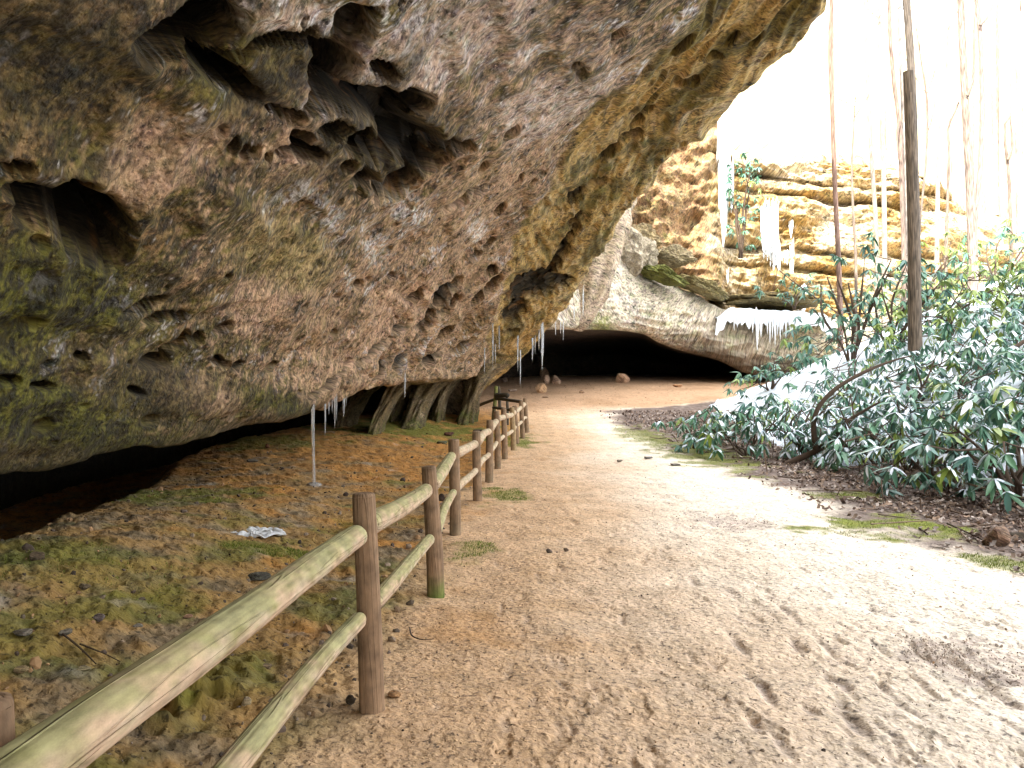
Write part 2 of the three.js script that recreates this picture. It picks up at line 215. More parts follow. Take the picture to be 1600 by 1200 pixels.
H_(600, 572, 60, 13, -28, .5); H_(515, 602, 48, 9, -20, .4); H_(688, 558, 32, 12, -30, .4); H_(705, 490, 26, 14, -42, .45); H_(662, 520, 34, 11, -40, .4); H_(770, 450, 20, 10, -48, .4); H_(725, 540, 26, 9, -30, .35); H_(630, 515, 20, 8, -35, .25);
const NEAR = {};
{
  const cols = spread([[-14, 1, 36], [1, 3, 60], [3, 27, 760], [27, 34, 26]]).map(D => D);
  // geometric spacing inside the visible stretch
  for (let i = 96; i < 96 + 760; i++) cols[i] = 3 * Math.pow(9, (i - 96) / 760);
  const rows = spread([[0, 2, 36], [2, 3, 34], [3, 7, 340], [7, 9, 180], [9, 10, 36], [10, 13, 30]]);
  const nu = cols.length, nv = rows.length, P = new Float32Array(nu * nv * 3), U = new Float32Array(nu * nv * 2), C = new Float32Array(nu * nv * 3);
  const ks = [...Array(14).keys()];
  let sLen = 0;
  cols.forEach((D, i) => {
    const s = section(D), fx = curve(ks, s.map(p => p[0])), fy = curve(ks, s.map(p => p[1])); let v = 0, ox, oy;
    if (i) sLen += D - cols[i - 1];
    rows.forEach((t, j) => { const x = fx(t), y = fy(t), k = j * nu + i; if (j) v += Math.hypot(x - ox, y - oy); ox = x; oy = y; P[k * 3] = x; P[k * 3 + 1] = y; P[k * 3 + 2] = -D; U[k * 2] = sLen / 1.6; U[k * 2 + 1] = v / 1.6; });
  });
  // broad shape first
  let N = gridNormals(P, nu, nv);
  const push = (k, d) => { P[k] += N[k] * d; P[k + 1] += N[k + 1] * d; P[k + 2] += N[k + 2] * d; };
  // which way do the normals point? make them point to the open air
  { const j = rows.findIndex(t => t >= 5), k = (j * nu + 300) * 3; if (N[k] < 0) for (let i = 0; i < N.length; i++) N[i] = -N[i]; }
  const calm = D => 1 - .65 * ss(21, 26, D);
  for (let j = 0; j < nv; j++) for (let i = 0; i < nu; i++) {
    const k = (j * nu + i) * 3, x = P[k], y = P[k + 1], z = P[k + 2], t = rows[j], band = ss(6.9, 7.4, t) * ss(9.6, 9, t), D = -z;
    let d = .42 * fbm(x * .33, y * .33, z * .33, 3);
    // ledges and scoops running along the cliff, strongest under the roof
    const w = fbm(x * .5, y * .5, z * .28, 3);
    const s1 = noise(x * 1.5 + 2 * w, y * 1.9 + 2 * w, z * .24), s2 = noise(x * 3.4 + 3 * w, y * 4.2, z * .4);
    d += band * (.16 * ss(24, 10, D) * (1 - 2 * Math.abs(s1)) + .08 * (1 - 2 * Math.abs(s2)) + .055 * (1 - 2 * Math.abs(noise(x * 6 + 4 * w, y * 8, z * .8))) - .06);
    d += (1 - band) * (.05 * s1 + .05 * s2) * ss(2.4, 3.3, t);
    const vv = U[(k / 3) * 2 + 1] * 1.6, fs = ss(3.1, 3.6, t) * (1 - band); d += fs * (1 + 1.3 * ss(10, 17, D)) * (.065 * (1 - 2 * Math.abs(noise(D * 1.5 + .5 * vv, vv * .4, 3))) + .03 * noise(D * 3.5 + 1.2 * vv, vv * .6, 9));
    push(k, d * calm(D));
  }
  const Q = new Surface(P); N = gridNormals(P, nu, nv);
  { const j = rows.findIndex(t => t >= 5), k = (j * nu + 300) * 3; if (N[k] < 0) for (let i = 0; i < N.length; i++) N[i] = -N[i]; }
  // hollows: each gets a place, two tangent axes and real size on the rock
  const holes = [];
  for (const [px, py, rx, ry, turn, dep] of rockHoles) {
    const k = Q.at(px, Math.max(0, py), 4); if (k == null) continue;
    const D = -P[k + 2], c = new THREE.Vector3(P[k], P[k + 1], P[k + 2]), n = new THREE.Vector3(N[k], N[k + 1], N[k + 2]), a = turn * Math.PI / 180;
    const mn = Math.min(rx, ry) * D / F; const view = c.clone().sub(camera.position).normalize(), right = new THREE.Vector3(1, 0, 0), up = new THREE.Vector3(0, 1, 0);
    const e1 = right.clone().multiplyScalar(Math.cos(a)).addScaledVector(up, -Math.sin(a)), e2 = right.clone().multiplyScalar(Math.sin(a)).addScaledVector(up, Math.cos(a));
    // lay the ellipse's axes onto the rock surface along the sight line
    const lay = e => e.clone().addScaledVector(view, -e.dot(n) / Math.min(-.35, view.dot(n)));
    const t1 = lay(e1).multiplyScalar(rx * D / F), t2 = lay(e2).multiplyScalar(ry * D / F);
    holes.push({ c, n, t1, t2, dep: D > 9 ? Math.min(dep * 1.6, 2.3 * mn) : dep * (rx > 20 ? 1.7 : 1.5), big: Math.max(t1.length(), t2.length()) });
  }
  const rh = mulberry(21);
  const addRandom = (n, tLo, tHi, DLo, DHi, sLo, sHi, stretch, depK) => { for (let q = 0; q < n; q++) { const D = DLo * Math.pow(DHi / DLo, rh()), t = rr(rh, tLo, tHi); let i = cols.findIndex(c => c >= D), j = rows.findIndex(r => r >= t); const k = (j * nu + i) * 3; if (noise(P[k] * .6 + 9, P[k + 1] * .6, P[k + 2] * .6) < .05) continue; const n3 = new THREE.Vector3(N[k], N[k + 1], N[k + 2]), al = new THREE.Vector3(0, 0, -1).addScaledVector(n3, n3.z).normalize(), ac = new THREE.Vector3().crossVectors(n3, al); const s = sLo * Math.pow(sHi / sLo, rh()); holes.push({ c: new THREE.Vector3(P[k], P[k + 1], P[k + 2]), n: n3, t1: al.multiplyScalar(s * rr(rh, 1, stretch)), t2: ac.multiplyScalar(s), dep: s * depK, big: s * stretch }); } };
  addRandom(230, 3.1, 6.9, 4, 24, .02, .08, 2.4, 1.2);
  addRandom(110, 7.0, 9.2, 6, 20, .04, .12, 8, .7);
  const frame = (px, py, rx, ry, turn) => { const k = Q.at(px, Math.max(0, py), 4); if (k == null) return null; const D = -P[k + 2], c = new THREE.Vector3(P[k], P[k + 1], P[k + 2]), n = new THREE.Vector3(N[k], N[k + 1], N[k + 2]), a = turn * Math.PI / 180, view = c.clone().sub(camera.position).normalize(); const lay = e => e.addScaledVector(view, -e.dot(n) / Math.min(-.35, view.dot(n))), t1 = lay(new THREE.Vector3(Math.cos(a), -Math.sin(a), 0)).multiplyScalar(rx * D / F), t2 = lay(new THREE.Vector3(Math.sin(a), Math.cos(a), 0)).multiplyScalar(ry * D / F); return { c, t1, t2, g11: t1.dot(t1), g22: t2.dot(t2), g12: t1.dot(t2) }; };
  const zones = [[690, 60, 230, 95, 0, 'pale'], [470, 28, 110, 34, 10, 'pale'], [860, 170, 120, 130, 40, 'pale'], [500, 335, 26, 55, -32, 'white'], [420, 335, 9, 40, -15, 'white'], [590, 390, 30, 60, -30, 'white'], [640, 330, 30, 60, -35, 'white'], [590, 20, 150, 30, 0, 'white'], [540, 435, 12, 40, -25, 'white'], [745, 360, 20, 70, -38, 'white'],
    [240, 250, 150, 70, -10, 'pink'], [470, 250, 60, 60, 0, 'pink'], [620, 480, 120, 90, 30, 'pink'], [330, 620, 110, 34, 20, 'pink'], [400, 480, 60, 60, 0, 'pink'],
    [90, 90, 220, 110, 0, 'dark'], [110, 470, 150, 90, 0, 'moss'], [60, 640, 260, 70, 15, 'moss'], [250, 600, 160, 60, 15, 'dark'], [430, 630, 170, 26, 18, 'moss'], [560, 190, 190, 62, -32, 'dark'], [640, 240, 120, 60, -20, 'dark'], [420, 120, 130, 50, -20, 'dark'], [470, 400, 110, 60, 30, 'lime']].map(z => ({ ...frame(...z.slice(0, 5)), kind: z[5] })).filter(z => z.c);  // moss and dark zones: real growth, also deepened to carry shade on the face
  const zoneAt = (z, x, y, zz) => { const dx = x - z.c.x, dy = y - z.c.y, dz = zz - z.c.z, det = z.g11 * z.g22 - z.g12 * z.g12, p = dx * z.t1.x + dy * z.t1.y + dz * z.t1.z, q = dx * z.t2.x + dy * z.t2.y + dz * z.t2.z; return Math.hypot((p * z.g22 - q * z.g12) / det, (q * z.g11 - p * z.g12) / det); };
  // rasterise the hollows onto the grid
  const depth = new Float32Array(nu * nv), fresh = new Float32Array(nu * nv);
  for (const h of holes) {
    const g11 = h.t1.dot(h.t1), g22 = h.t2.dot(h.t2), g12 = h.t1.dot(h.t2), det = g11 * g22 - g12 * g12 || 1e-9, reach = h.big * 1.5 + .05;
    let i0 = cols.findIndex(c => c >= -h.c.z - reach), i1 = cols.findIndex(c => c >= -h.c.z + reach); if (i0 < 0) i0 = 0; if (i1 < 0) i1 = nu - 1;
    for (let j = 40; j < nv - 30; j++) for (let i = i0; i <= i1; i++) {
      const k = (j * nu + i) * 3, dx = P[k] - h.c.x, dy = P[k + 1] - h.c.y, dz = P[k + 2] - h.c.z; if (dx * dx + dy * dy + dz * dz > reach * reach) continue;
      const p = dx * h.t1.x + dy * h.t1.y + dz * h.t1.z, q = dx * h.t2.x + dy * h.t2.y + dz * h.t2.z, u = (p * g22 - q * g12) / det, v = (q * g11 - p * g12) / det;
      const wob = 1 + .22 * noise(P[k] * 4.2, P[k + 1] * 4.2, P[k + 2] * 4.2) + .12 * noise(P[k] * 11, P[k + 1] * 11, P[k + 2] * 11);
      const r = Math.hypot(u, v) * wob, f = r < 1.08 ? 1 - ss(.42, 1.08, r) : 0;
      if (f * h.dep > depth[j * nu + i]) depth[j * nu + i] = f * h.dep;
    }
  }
  for (let j = 0; j < nv; j++) for (let i = 0; i < nu; i++) {
    const q = j * nu + i, k = q * 3, d = depth[q], x = P[k], y = P[k + 1], z = P[k + 2], D = -z, t = rows[j], band = ss(6.9, 7.4, t) * ss(9.6, 9, t);
    if (d > 0) { const dd = d * ss(0, .12, d); push(k, -d * .85); const fo = ss(15, 7, D); P[k + 2] -= dd * .45 * fo; P[k] -= dd * .15 * fo; P[k + 1] += .2 * d; U[q * 2] += d * .9; U[q * 2 + 1] += d * .7; }
    const near = ss(27, 22, D);
    let e = .055 * fbm(x * 1.7, y * 1.7, z * 1.2, 3) + .028 * fbm(x * 5.5, y * 5.5, z * 4, 4);
    const rg = 1 - Math.abs(noise(x * 2.6 + 3, y * 2.6, z * 1.1)) * 2; e += .03 * Math.max(0, rg) * Math.max(0, rg);
    if (t > 2.4 && t < 9.9) push(k, e * (1 - .55 * band) * (.4 + .6 * near)); else push(k, e * 2);
  }
  // stone colour, with shade painted into gap, hollows and near left: purple-grey crust, moss and algae, pale lichen, ochre under the roof
  const purple = [.44, .305, .20], brown = [.27, .175, .078], green = [.095, .09, .010], dark = [.038, .030, .014], pale = [.70, .70, .72], ochre = [.42, .285, .10], cream = [.58, .47, .31], rust = [.34, .15, .03];
  for (let j = 0; j < nv; j++) for (let i = 0; i < nu; i++) {
    const q = j * nu + i, k = q * 3, x = P[k], y = P[k + 1], z = P[k + 2], t = rows[j], D = -z, band = ss(6.95, 7.12 , t + .12 * noise(x * 2, y * 2, z * 2));
    const n1 = fbm(x * .7, y * .7, z * .7, 4), n2 = fbm(x * 2.4 + 7, y * 2.4, z * 2.4, 4), n3 = fbm(x * 9, y * 9 + 5, z * 9, 3), n4 = noise(x * 34, y * 34, z * 34), n5 = noise(x * 17, y * 17 + 3, z * 17);
    let c = mix3(brown, purple, ss(-.30, .15, n1 + .5 * n2 + .05 * (D - 6)));
    const vv = U[q * 2 + 1] * 1.6, sk = fbm(D * 3 + 1.1 * vv, vv * .45, 5, 4); c = mix3(c, [.36, .27, .15], ss(.04, .3, sk) * .6 * ss(4, 9, D)); c = mix3(c, [.09, .065, .025], ss(.06, .3, -sk) * .6);
    const low = ss(4.7, 3.2, t), nearD = ss(13, 4, D);  // nearD: more moss and darker stone, partly painted shade of the near left
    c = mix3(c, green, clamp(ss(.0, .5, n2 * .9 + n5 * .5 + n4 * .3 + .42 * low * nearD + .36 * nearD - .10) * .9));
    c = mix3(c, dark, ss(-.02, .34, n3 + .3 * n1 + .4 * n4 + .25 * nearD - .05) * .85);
    c = mix3(c, [.22, .15, .07], low * .4 * ss(-.1, .3, n1));
    // pale lichen flecks and streaks down the face
    const st = noise(x * 1.2 + 4, y * 1.2, z * 3.2 + x * 1.5);
    c = mix3(c, pale, ss(.30, .62, n3 * .8 + n4 * .55 + .25 * n1 + .35 * ss(.15, .5, st)) * .75 * (1 - band) * ss(3.2, 4.4, t));
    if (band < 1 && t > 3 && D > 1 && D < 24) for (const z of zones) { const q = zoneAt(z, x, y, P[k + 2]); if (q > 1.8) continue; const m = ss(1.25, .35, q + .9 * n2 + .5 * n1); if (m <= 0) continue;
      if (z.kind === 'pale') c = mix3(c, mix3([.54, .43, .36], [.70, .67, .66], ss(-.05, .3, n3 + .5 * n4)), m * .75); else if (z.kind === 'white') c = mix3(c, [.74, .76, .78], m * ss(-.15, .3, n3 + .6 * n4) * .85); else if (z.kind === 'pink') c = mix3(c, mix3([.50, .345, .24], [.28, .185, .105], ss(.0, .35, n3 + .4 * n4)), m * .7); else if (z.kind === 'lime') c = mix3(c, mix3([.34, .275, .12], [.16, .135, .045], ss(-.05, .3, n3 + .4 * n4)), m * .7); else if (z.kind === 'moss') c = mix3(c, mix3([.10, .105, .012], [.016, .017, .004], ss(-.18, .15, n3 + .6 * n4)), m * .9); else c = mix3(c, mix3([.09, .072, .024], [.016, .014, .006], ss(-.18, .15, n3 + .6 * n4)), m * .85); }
    if (band > 0) {
      const w = fbm(x * .5, y * .5, z * .28, 3), s = noise(x * 2.6 + 4 * w, y * 3.2 + 4 * w, z * .5), s2 = noise(x * 6 + 5 * w, y * 7, z * 1.1);
      let o = mix3(ochre, [.15, .115, .028], ss(-.1, .4, s + .3 * n2)); o = mix3(o, cream, ss(.2, .55, s2 * .8 - s * .4) * .55 + .35 * ss(17, 24, D) * ss(-.1, .3, n2)); o = mix3(o, [.62, .48, .28], ss(.07, .0, Math.abs(noise(x * 3 + 4 * w, y * 4, z * .45) + .08 * n3)) * ss(-.1, .25, n2) * .8); o = mix3(o, [.05, .038, .012], ss(.06, .0, Math.abs(noise(x * 4 + 9, y * 5 + 4 * w, z * .6) + .1 * n3)) * .75); o = mix3(o, [.12, .12, .02], ss(.1, .5, n2 + .3 * n1) * .6); c = mix3(c, o, band);
    }
    if (t < 2.9) c = mix3([.022, .018, .009], c, ss(2.3, 2.95, t + .15 * n2));  // shade of the gap under the lip, put into the colour
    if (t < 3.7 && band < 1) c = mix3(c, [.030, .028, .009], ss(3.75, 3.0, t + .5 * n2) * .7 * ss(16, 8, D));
    if (depth[q] > .03) { c = mix3(c, mix3([.085, .06, .024], [.014, .011, .006], ss(.06, .26, depth[q])), clamp(depth[q] * 5) * .95); if (n2 > .1) c = mix3(c, rust, ss(.12, .4, n2) * .5 * clamp(depth[q] * 5)); }  // painted shade: hollows go near black with depth, plus rust stains
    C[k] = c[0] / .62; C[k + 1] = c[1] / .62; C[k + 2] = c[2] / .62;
  }
  NEAR.surface = new Surface(P);
  const cliff = base('rock_cliff', new THREE.Vector3());
  tag(cliff, 'huge overhanging sandstone cliff pitted with dark hollows above the fence and path', 'cliff', null, 'structure');
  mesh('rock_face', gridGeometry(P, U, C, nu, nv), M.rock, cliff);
  // stone legs that carry the far end of the lip
  const leg = (foot, head, wide, deep, seed) => {
    const n = 40, m = 26, PP = new Float32Array((n + 1) * (m + 1) * 3), UU = new Float32Array((n + 1) * (m + 1) * 2), CC = new Float32Array((n + 1) * (m + 1) * 3);
    for (let j = 0; j <= m; j++) for (let i = 0; i <= n; i++) {
      const t = j / m, a = i / n * Math.PI * 2, k = j * (n + 1) + i, bend = t * t, cx = mix(foot.x, head.x, bend * .8 + t * .2), cy = mix(foot.y - .25, head.y + .35, t), cz = mix(foot.z, head.z, t);
      const w = wide * (1 - .4 * Math.sin(t * Math.PI) + 1.1 * t * t * t), dd = deep * (1 + .4 * t);
      const r = 1 + .9 * fbm(Math.cos(a) * 1.4 + seed, t * 1.5, Math.sin(a) * 1.4, 4) + .22 * noise(Math.cos(a) * 3.5 + seed, t * 3, Math.sin(a) * 3.5) + .1 * noise(Math.cos(a) * 9 + seed, t * 5, Math.sin(a) * 9);
      const x = cx + Math.cos(a) * w * r, z = cz + Math.sin(a) * dd * r; PP[k * 3] = x; PP[k * 3 + 1] = cy; PP[k * 3 + 2] = z; UU[k * 2] = i / n * 2; UU[k * 2 + 1] = t * 1.2;
      const g = ss(.35, .0, t + .3 * noise(x * 5, cy * 5, z * 5)); let c = mix3([.13, .095, .045], [.09, .10, .015], g); c = mix3(c, [.30, .24, .15], ss(.1, .35, fbm(x * 6, cy * 2, z * 6, 3))); c.forEach((v, q) => CC[k * 3 + q] = v / .62);
    }
    mesh('rock_pillar', gridGeometry(PP, UU, CC, n + 1, m + 1), M.rock, cliff);
  };
  leg(at(585, 676, 20), at(640, 600, 20.6), .20, .7, 1); leg(at(642, 664, 22), at(690, 594, 23.2), .42, .8, 9); leg(at(728, 652, 24.2), at(760, 586, 25.4), .34, .8, 17); leg(at(535, 684, 21.5), at(575, 612, 21.8), .3, .6, 23); leg(at(682, 655, 24), at(708, 592, 24.4), .26, .6, 31); leg(at(610, 668, 23), at(645, 600, 23), .3, .6, 37);
}

// ------------------------------------------------------------------ the far rock shelter and its stepped ledges
const FAR = {};
{
  const tLip = pts([[560, 600], [640, 560], [760, 522], [860, 514], [950, 515], [1000, 520], [1030, 535], [1060, 546], [1120, 562], [1170, 584], [1230, 592], [1400, 600], [1900, 600]]);
  const tTop = pts([[560, 480], [760, 440], [900, 425], [960, 400], [1000, 428], [1050, 448], [1090, 462], [1130, 484], [1200, 487], [1280, 494], [1350, 500], [1900, 510]]);
  const tRim = pts([[560, 60], [900, 90], [1060, 140], [1105, 172], [1125, 212], [1140, 258], [1180, 262], [1290, 255], [1390, 268], [1450, 300], [1520, 350], [1650, 400], [1900, 420]]);
  const dLip = pts([[560, 26.5], [760, 27.5], [850, 29], [900, 31], [960, 34.5], [1000, 36.5], [1100, 38], [1200, 38.5], [1300, 40], [1900, 48]]);
  const dWall = pts([[560, 2.5], [900, 2.2], [1000, 2.6], [1080, 3.8], [1118, 4.4], [1135, 7], [1200, 8.5], [1300, 9], [1900, 9]]);
  const dCave = pts([[560, 6], [760, 14], [900, 24], [1000, 26], [1100, 22], [1180, 9], [1260, 2], [1900, 1]]);
  const cols = spread([[560, 820, 40], [820, 1440, 420], [1440, 1900, 70]]), rows = spread([[0, 3, 40], [3, 5, 90], [5, 6, 50], [6, 8, 250], [8, 10, 30]]);
  const nu = cols.length, nv = rows.length, P = new Float32Array(nu * nv * 3), U = new Float32Array(nu * nv * 2), C = new Float32Array(nu * nv * 3), ks = [...Array(11).keys()];
  cols.forEach((px, i) => {
    const D0 = dLip(px), yOf = (py, D) => EYE - (py - 600) * D / F, x1 = (px - 800) / F, cd = dCave(px), gB = ground(x1 * (D0 + cd), D0 + cd), yl = yOf(tLip(px), D0), yt = yOf(tTop(px), D0 + 1), Dw = D0 + dWall(px), yr = yOf(tRim(px), Dw + 1.5);
    const K = [[D0 + cd, Math.min(gB, yl) - .6], [D0 + cd * .95, mix(gB, yl, .9)], [D0 + cd * .4, yl + .15], [D0 + .3, yl], [D0 - .7, mix(yl, yt, .38)], [D0 + .9, yt], [Dw - .4, yt + .25], [Dw + .3, mix(yt, yr, .5)], [Dw + 1.5, yr], [Dw + 8, yr + 1.2], [Dw + 45, yr - 4]];
    const fd = curve(ks, K.map(p => p[0])), fy = curve(ks, K.map(p => p[1])); let v = 0, od, oy;
    rows.forEach((t, j) => { const D = fd(t), y = fy(t), k = j * nu + i, x = x1 * (t < 9 ? D : Math.min(D, Dw + 40)); if (j) v += Math.hypot(D - od, y - oy); od = D; oy = y; P[k * 3] = x; P[k * 3 + 1] = y; P[k * 3 + 2] = -D; U[k * 2] = x1 * 40 / 3.2; U[k * 2 + 1] = v / 3.2; });
  });
  for (let j = 0; j < nv; j++) for (let i = 0; i < nu; i++) {
    const k = (j * nu + i) * 3, px = cols[i], t = rows[j]; let x = P[k], y = P[k + 1], z = P[k + 2], d = 0;
    const w = fbm(x * .16, y * .16, z * .16, 3), strat = ss(1090, 1140, px) * ss(5.6, 6.2, t) * ss(9, 8.4, t), lump = ss(5.6, 6.1, t) * ss(9, 8, t) * (1 - strat), face = ss(2.8, 3.3, t) * ss(5.9, 5.2, t);
    // rounded beds with undercuts
    const yy = (y + .9 * w + .25 * noise(x * .5, y, z) + .8 * Math.sin(y * 1.3 + 1)) / 2.1, f = yy - Math.floor(yy), bed = Math.pow(Math.sin(Math.min(1, f * 1.15) * Math.PI), .55) - .3 + .5 * noise(Math.floor(yy) * 3.3, x * .12, 4);
    d += strat * ((.55 + .8 * ss(-.2, .3, noise(x * .21, y * .5, 8))) * bed + .8 * fbm(x * .9, y * 1.6, z * .6, 4) + .35 * (.4 - Math.abs(noise(x * .7 + 2, y * 3.1 + 3 * w, z))));
    const l1 = noise(x * .45 + 4, y * .45, z * .3), l2 = noise(x * .95, y * 1.1 + 8, z * .6), l3 = noise(x * 2.2, y * 2.4, z * 1.4);
    d += lump * (1.7 * fbm(x * .28 + 3, y * .4, z * .3, 4) + 1.0 * (.3 - Math.abs(noise(x * .55 + y * .35, y * 1.1 - x * .3, z * .3))) + .3 * (.3 - Math.abs(l2)) + .10 * l3 + .25 * fbm(x * 1.2, y * 2.8, z, 3));
    d += face * (.55 * fbm(x * .3, y * .5, z * .3, 3) + .12 * l3 + .16 * (1 - 2 * Math.abs(noise(x * .5 + y * .6, y * 2.2 + 2 * w, 3))));
    d += ss(0, .3, t) * ss(3, 2.4, t) * .8 * l1;
    d += .10 * fbm(x * 2.5, y * 2.5, z * 2.5, 3) + .05 * noise(x * 7, y * 9, z * 7);
    P[k + 2] += d; if (t > 5 && t < 6) P[k + 1] += .12 * l2; if (t >= 8) P[k + 1] += .5 * l2 + .3 * l3;
  }
  const gold = [.30, .19, .06], tan = [.38, .30, .18], cream = [.52, .46, .36], grey = [.44, .41, .34], moss = [.13, .14, .02], darkS = [.07, .05, .02], pink = [.25, .155, .08];
  for (let j = 0; j < nv; j++) for (let i = 0; i < nu; i++) {
    const k = (j * nu + i) * 3, x = P[k], y = P[k + 1], z = P[k + 2], t = rows[j], px = cols[i];
    const n1 = fbm(x * .3, y * .6, z * .3, 4), n2 = fbm(x * 1.1, y * 2.2, z * 1.1, 4), n3 = fbm(x * 4, y * 4, z * 4, 3);
    let c;
    if (t < 3) c = mix3([.07, .05, .034], [.04, .03, .022], ss(-.2, .3, n2));  // cave darkness painted into its walls and ceiling
    else if (t < 5.5) { c = mix3(grey, cream, ss(-.25, .25, n1 + n3 * .5 + .15)); c = mix3(c, [.34, .36, .20], ss(.05, .4, n2) * .6); c = mix3(c, [.36, .25, .15], ss(.15, .45, n3 - n1 * .4) * .6 + .5 * ss(3.9, 3.1, t) * ss(1000, 1100, px)); c = mix3(c, mix3([.13, .095, .065], [.05, .036, .026], ss(-.1, .25, n2)), ss(4.0, 3.4, t + .4 * n2) * ss(1010, 1080, px) * .85); c = mix3(c, moss, ss(905, 935, px) * ss(975, 945, px) * ss(3.8, 3.2, t + n3) * .9); }  // includes a painted shadow band under the ledge right of the cave
    else { const L = ss(1135, 1090, px); c = mix3(mix3(gold, tan, ss(-.2, .3, n1)), mix3(pink, [.20, .135, .045], ss(-.1, .35, n2)), L); c = mix3(c, mix3(cream, tan, L), ss(.05, .4, n2 + n3 * .4) * .55); c = mix3(c, moss, ss(.15, .45, fbm(x * .8 + 5, y * .5, z, 3) - .1 * (t - 6)) * .7); c = mix3(c, darkS, ss(.08, .4, n3 - n2 * .3) * .75 * (1 - .6 * L)); const yy = (y + .9 * fbm(x * .16, y * .16, z * .16, 3) + .25 * noise(x * .5, y, z) + .8 * Math.sin(y * 1.3 + 1)) / 2.1, f = yy - Math.floor(yy); c = mix3(c, cream, (1 - L) * ss(.05, .4, noise(Math.floor(yy) * 5.3, x * .14, 2) + .3 * n2) * .85); c = mix3(c, darkS, (1 - L) * Math.max(ss(.10, .02, f), ss(.93, .99, f)) * .8 * ss(-.2, .2, n1 + .4 * n3)); if (t > 8) c = mix3(c, [.36, .28, .17], .7); }
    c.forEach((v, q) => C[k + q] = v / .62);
  }
  FAR.surface = new Surface(P);
  const cliff = base('ledge_cliff', new THREE.Vector3());
  const block = (px, py, w, h, D, seed, col, turn = 0) => { const m = mesh('rock_block', stoneGeo(w * D / F, h * D / F, w * D / F * .9, seed, 0, col, .6), M.farRock, cliff); m.position.copy(at(px, py, D)); m.rotation.z = turn; };
  block(988, 425, 96, 86, 36.6, 51, [.46, .40, .30]); block(1048, 410, 70, 34, 38, 52, [.40, .33, .2], -.2); block(1034, 436, 84, 26, 36.6, 53, [.15, .16, .03], -.32); block(1090, 455, 90, 24, 38, 54, [.30, .25, .11], -.3); block(1000, 385, 60, 44, 38.5, 55, [.36, .28, .15]); block(1205, 478, 190, 34, 40.6, 56, [.24, .18, .07], -.02);
  { const n = 20, a = [at(893, 512, 31.3), at(914, 470, 31), at(938, 400, 31.4), at(960, 335, 32.4), at(985, 270, 33.5)], g = tube(a, [.35, .8, .8, .7, .6], 28, v => mix3([.40, .33, .25], [.22, .165, .10], ss(-.2, .3, fbm(v.x * 2, v.y * .6, v.z * 2, 4))).map(q => q / .62), .5), p = g.attributes.position, N = g.attributes.normal; for (let i = 0; i < p.count; i++) { const d = .7 * fbm(p.getX(i) * 1.1, p.getY(i) * .45, p.getZ(i) * 1.1, 4); p.setXYZ(i, p.getX(i) + N.getX(i) * d, p.getY(i), p.getZ(i) + N.getZ(i) * d); } g.computeVertexNormals(); mesh('rock_rib', g, M.farRock, cliff); }
  tag(cliff, 'far sandstone wall of golden stepped ledges above a wide dark cave mouth', 'cliff', null, 'structure');
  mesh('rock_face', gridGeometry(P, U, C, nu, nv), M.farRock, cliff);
}

// ------------------------------------------------------------------ ground: trodden sand, bank, leaf litter strip, hillside
const pathRight = pts([[-20, 4.2], [3, 4.3], [7, 4.5], [8.2, 4.05], [11, 4.15], [14, 4.15], [19, 3.6], [24, 3.1], [27, 3.2], [28.5, 5.6], [31, 8.6], [36, 12], [60, 16]]);
const fenceX = pts([[-20, -1.3], [1.6, -1.03], [3.9, -.69], [6, -.57], [8.3, -.6], [10.7, -.47], [13, -.38], [16, -.2], [18, .04], [22, .4], [26, .2], [60, -3]]);
const prints = [], runnels = [], scoops = [];
{
  const r = mulberry(5);
  for (let i = 0; i < 260; i++) { const D = 2.6 * Math.pow(9, r()), x = mix(fenceX(D) + .5, pathRight(D) - .3, Math.pow(r(), .8)); prints.push({ x, D, a: (r() < .5 ? 0 : Math.PI) + rr(r, -.5, .5), s: rr(r, .8, 1.1), d: rr(r, .006, .016) }); }
  prints.push({ x: .58, D: 3.42, a: -.2, s: 1.05, d: .012 });
  for (const [px, py, l, w, d] of [[1152, 1005, .34, .05, .03], [1190, 1075, .42, .05, .035], [1265, 1110, .12, .05, .03], [1310, 1065, .30, .06, .035], [1330, 1125, .38, .06, .035], [1375, 1070, .26, .045, .03], [1140, 925, .4, .05, .02], [1085, 910, .3, .05, .02], [1160, 970, .3, .05, .02], [1245, 1005, .25, .05, .025], [1290, 1010, .4, .035, .02], [1380, 1020, .5, .035, .018], [1440, 1020, .5, .05, .025], [1500, 1040, .6, .08, .03], [1440, 1070, .35, .04, .02], [1420, 1110, .3, .04, .02], [1220, 1160, .3, .045, .025], [1320, 980, .25, .03, .015], [1370, 955, .3, .03, .015], [1560, 1085, .35, .05, .03], [1180, 1130, .2, .05, .025], [1230, 955, .35, .04, .02], [1350, 1180, .3, .03, .015], [1590, 1140, .3, .04, .02]]) { const p = groundPoint(px, py); runnels.push({ x: p.x, D: -p.z, l: l * .62, w: w * .75, d: d * .8 }); }
  for (let i = 0; i < 420; i++) { const D = 2.6 * Math.pow(5, r()), x = mix(fenceX(D) + .3, pathRight(D), r()); runnels.push({ x, D, l: rr(r, .04, .16), w: rr(r, .012, .03), d: rr(r, .005, .013) }); }
}
const gravelSpots = [[1130, 815, .55, .7], [1500, 1022, .55, .35], [1575, 1060, .4, .25], [1445, 1010, .18, .3]].map(([px, py, rx, rD]) => { const p = groundPoint(px, py); return { x: p.x, D: -p.z, rx, rD }; });
const gravelAt = (x, D) => { let g = 0; for (const s of gravelSpots) { const q = Math.hypot((x - s.x) / s.rx, (D - s.D) / s.rD) + .9 * noise(x * 3, D * 3, 1); g = Math.max(g, ss(1.1, .3, q + .6 * noise(x * 11, D * 11, 4))); } return g; };
const clodSpot = (() => { const p = groundPoint(300, 1085); return { x: p.x, D: -p.z }; })();
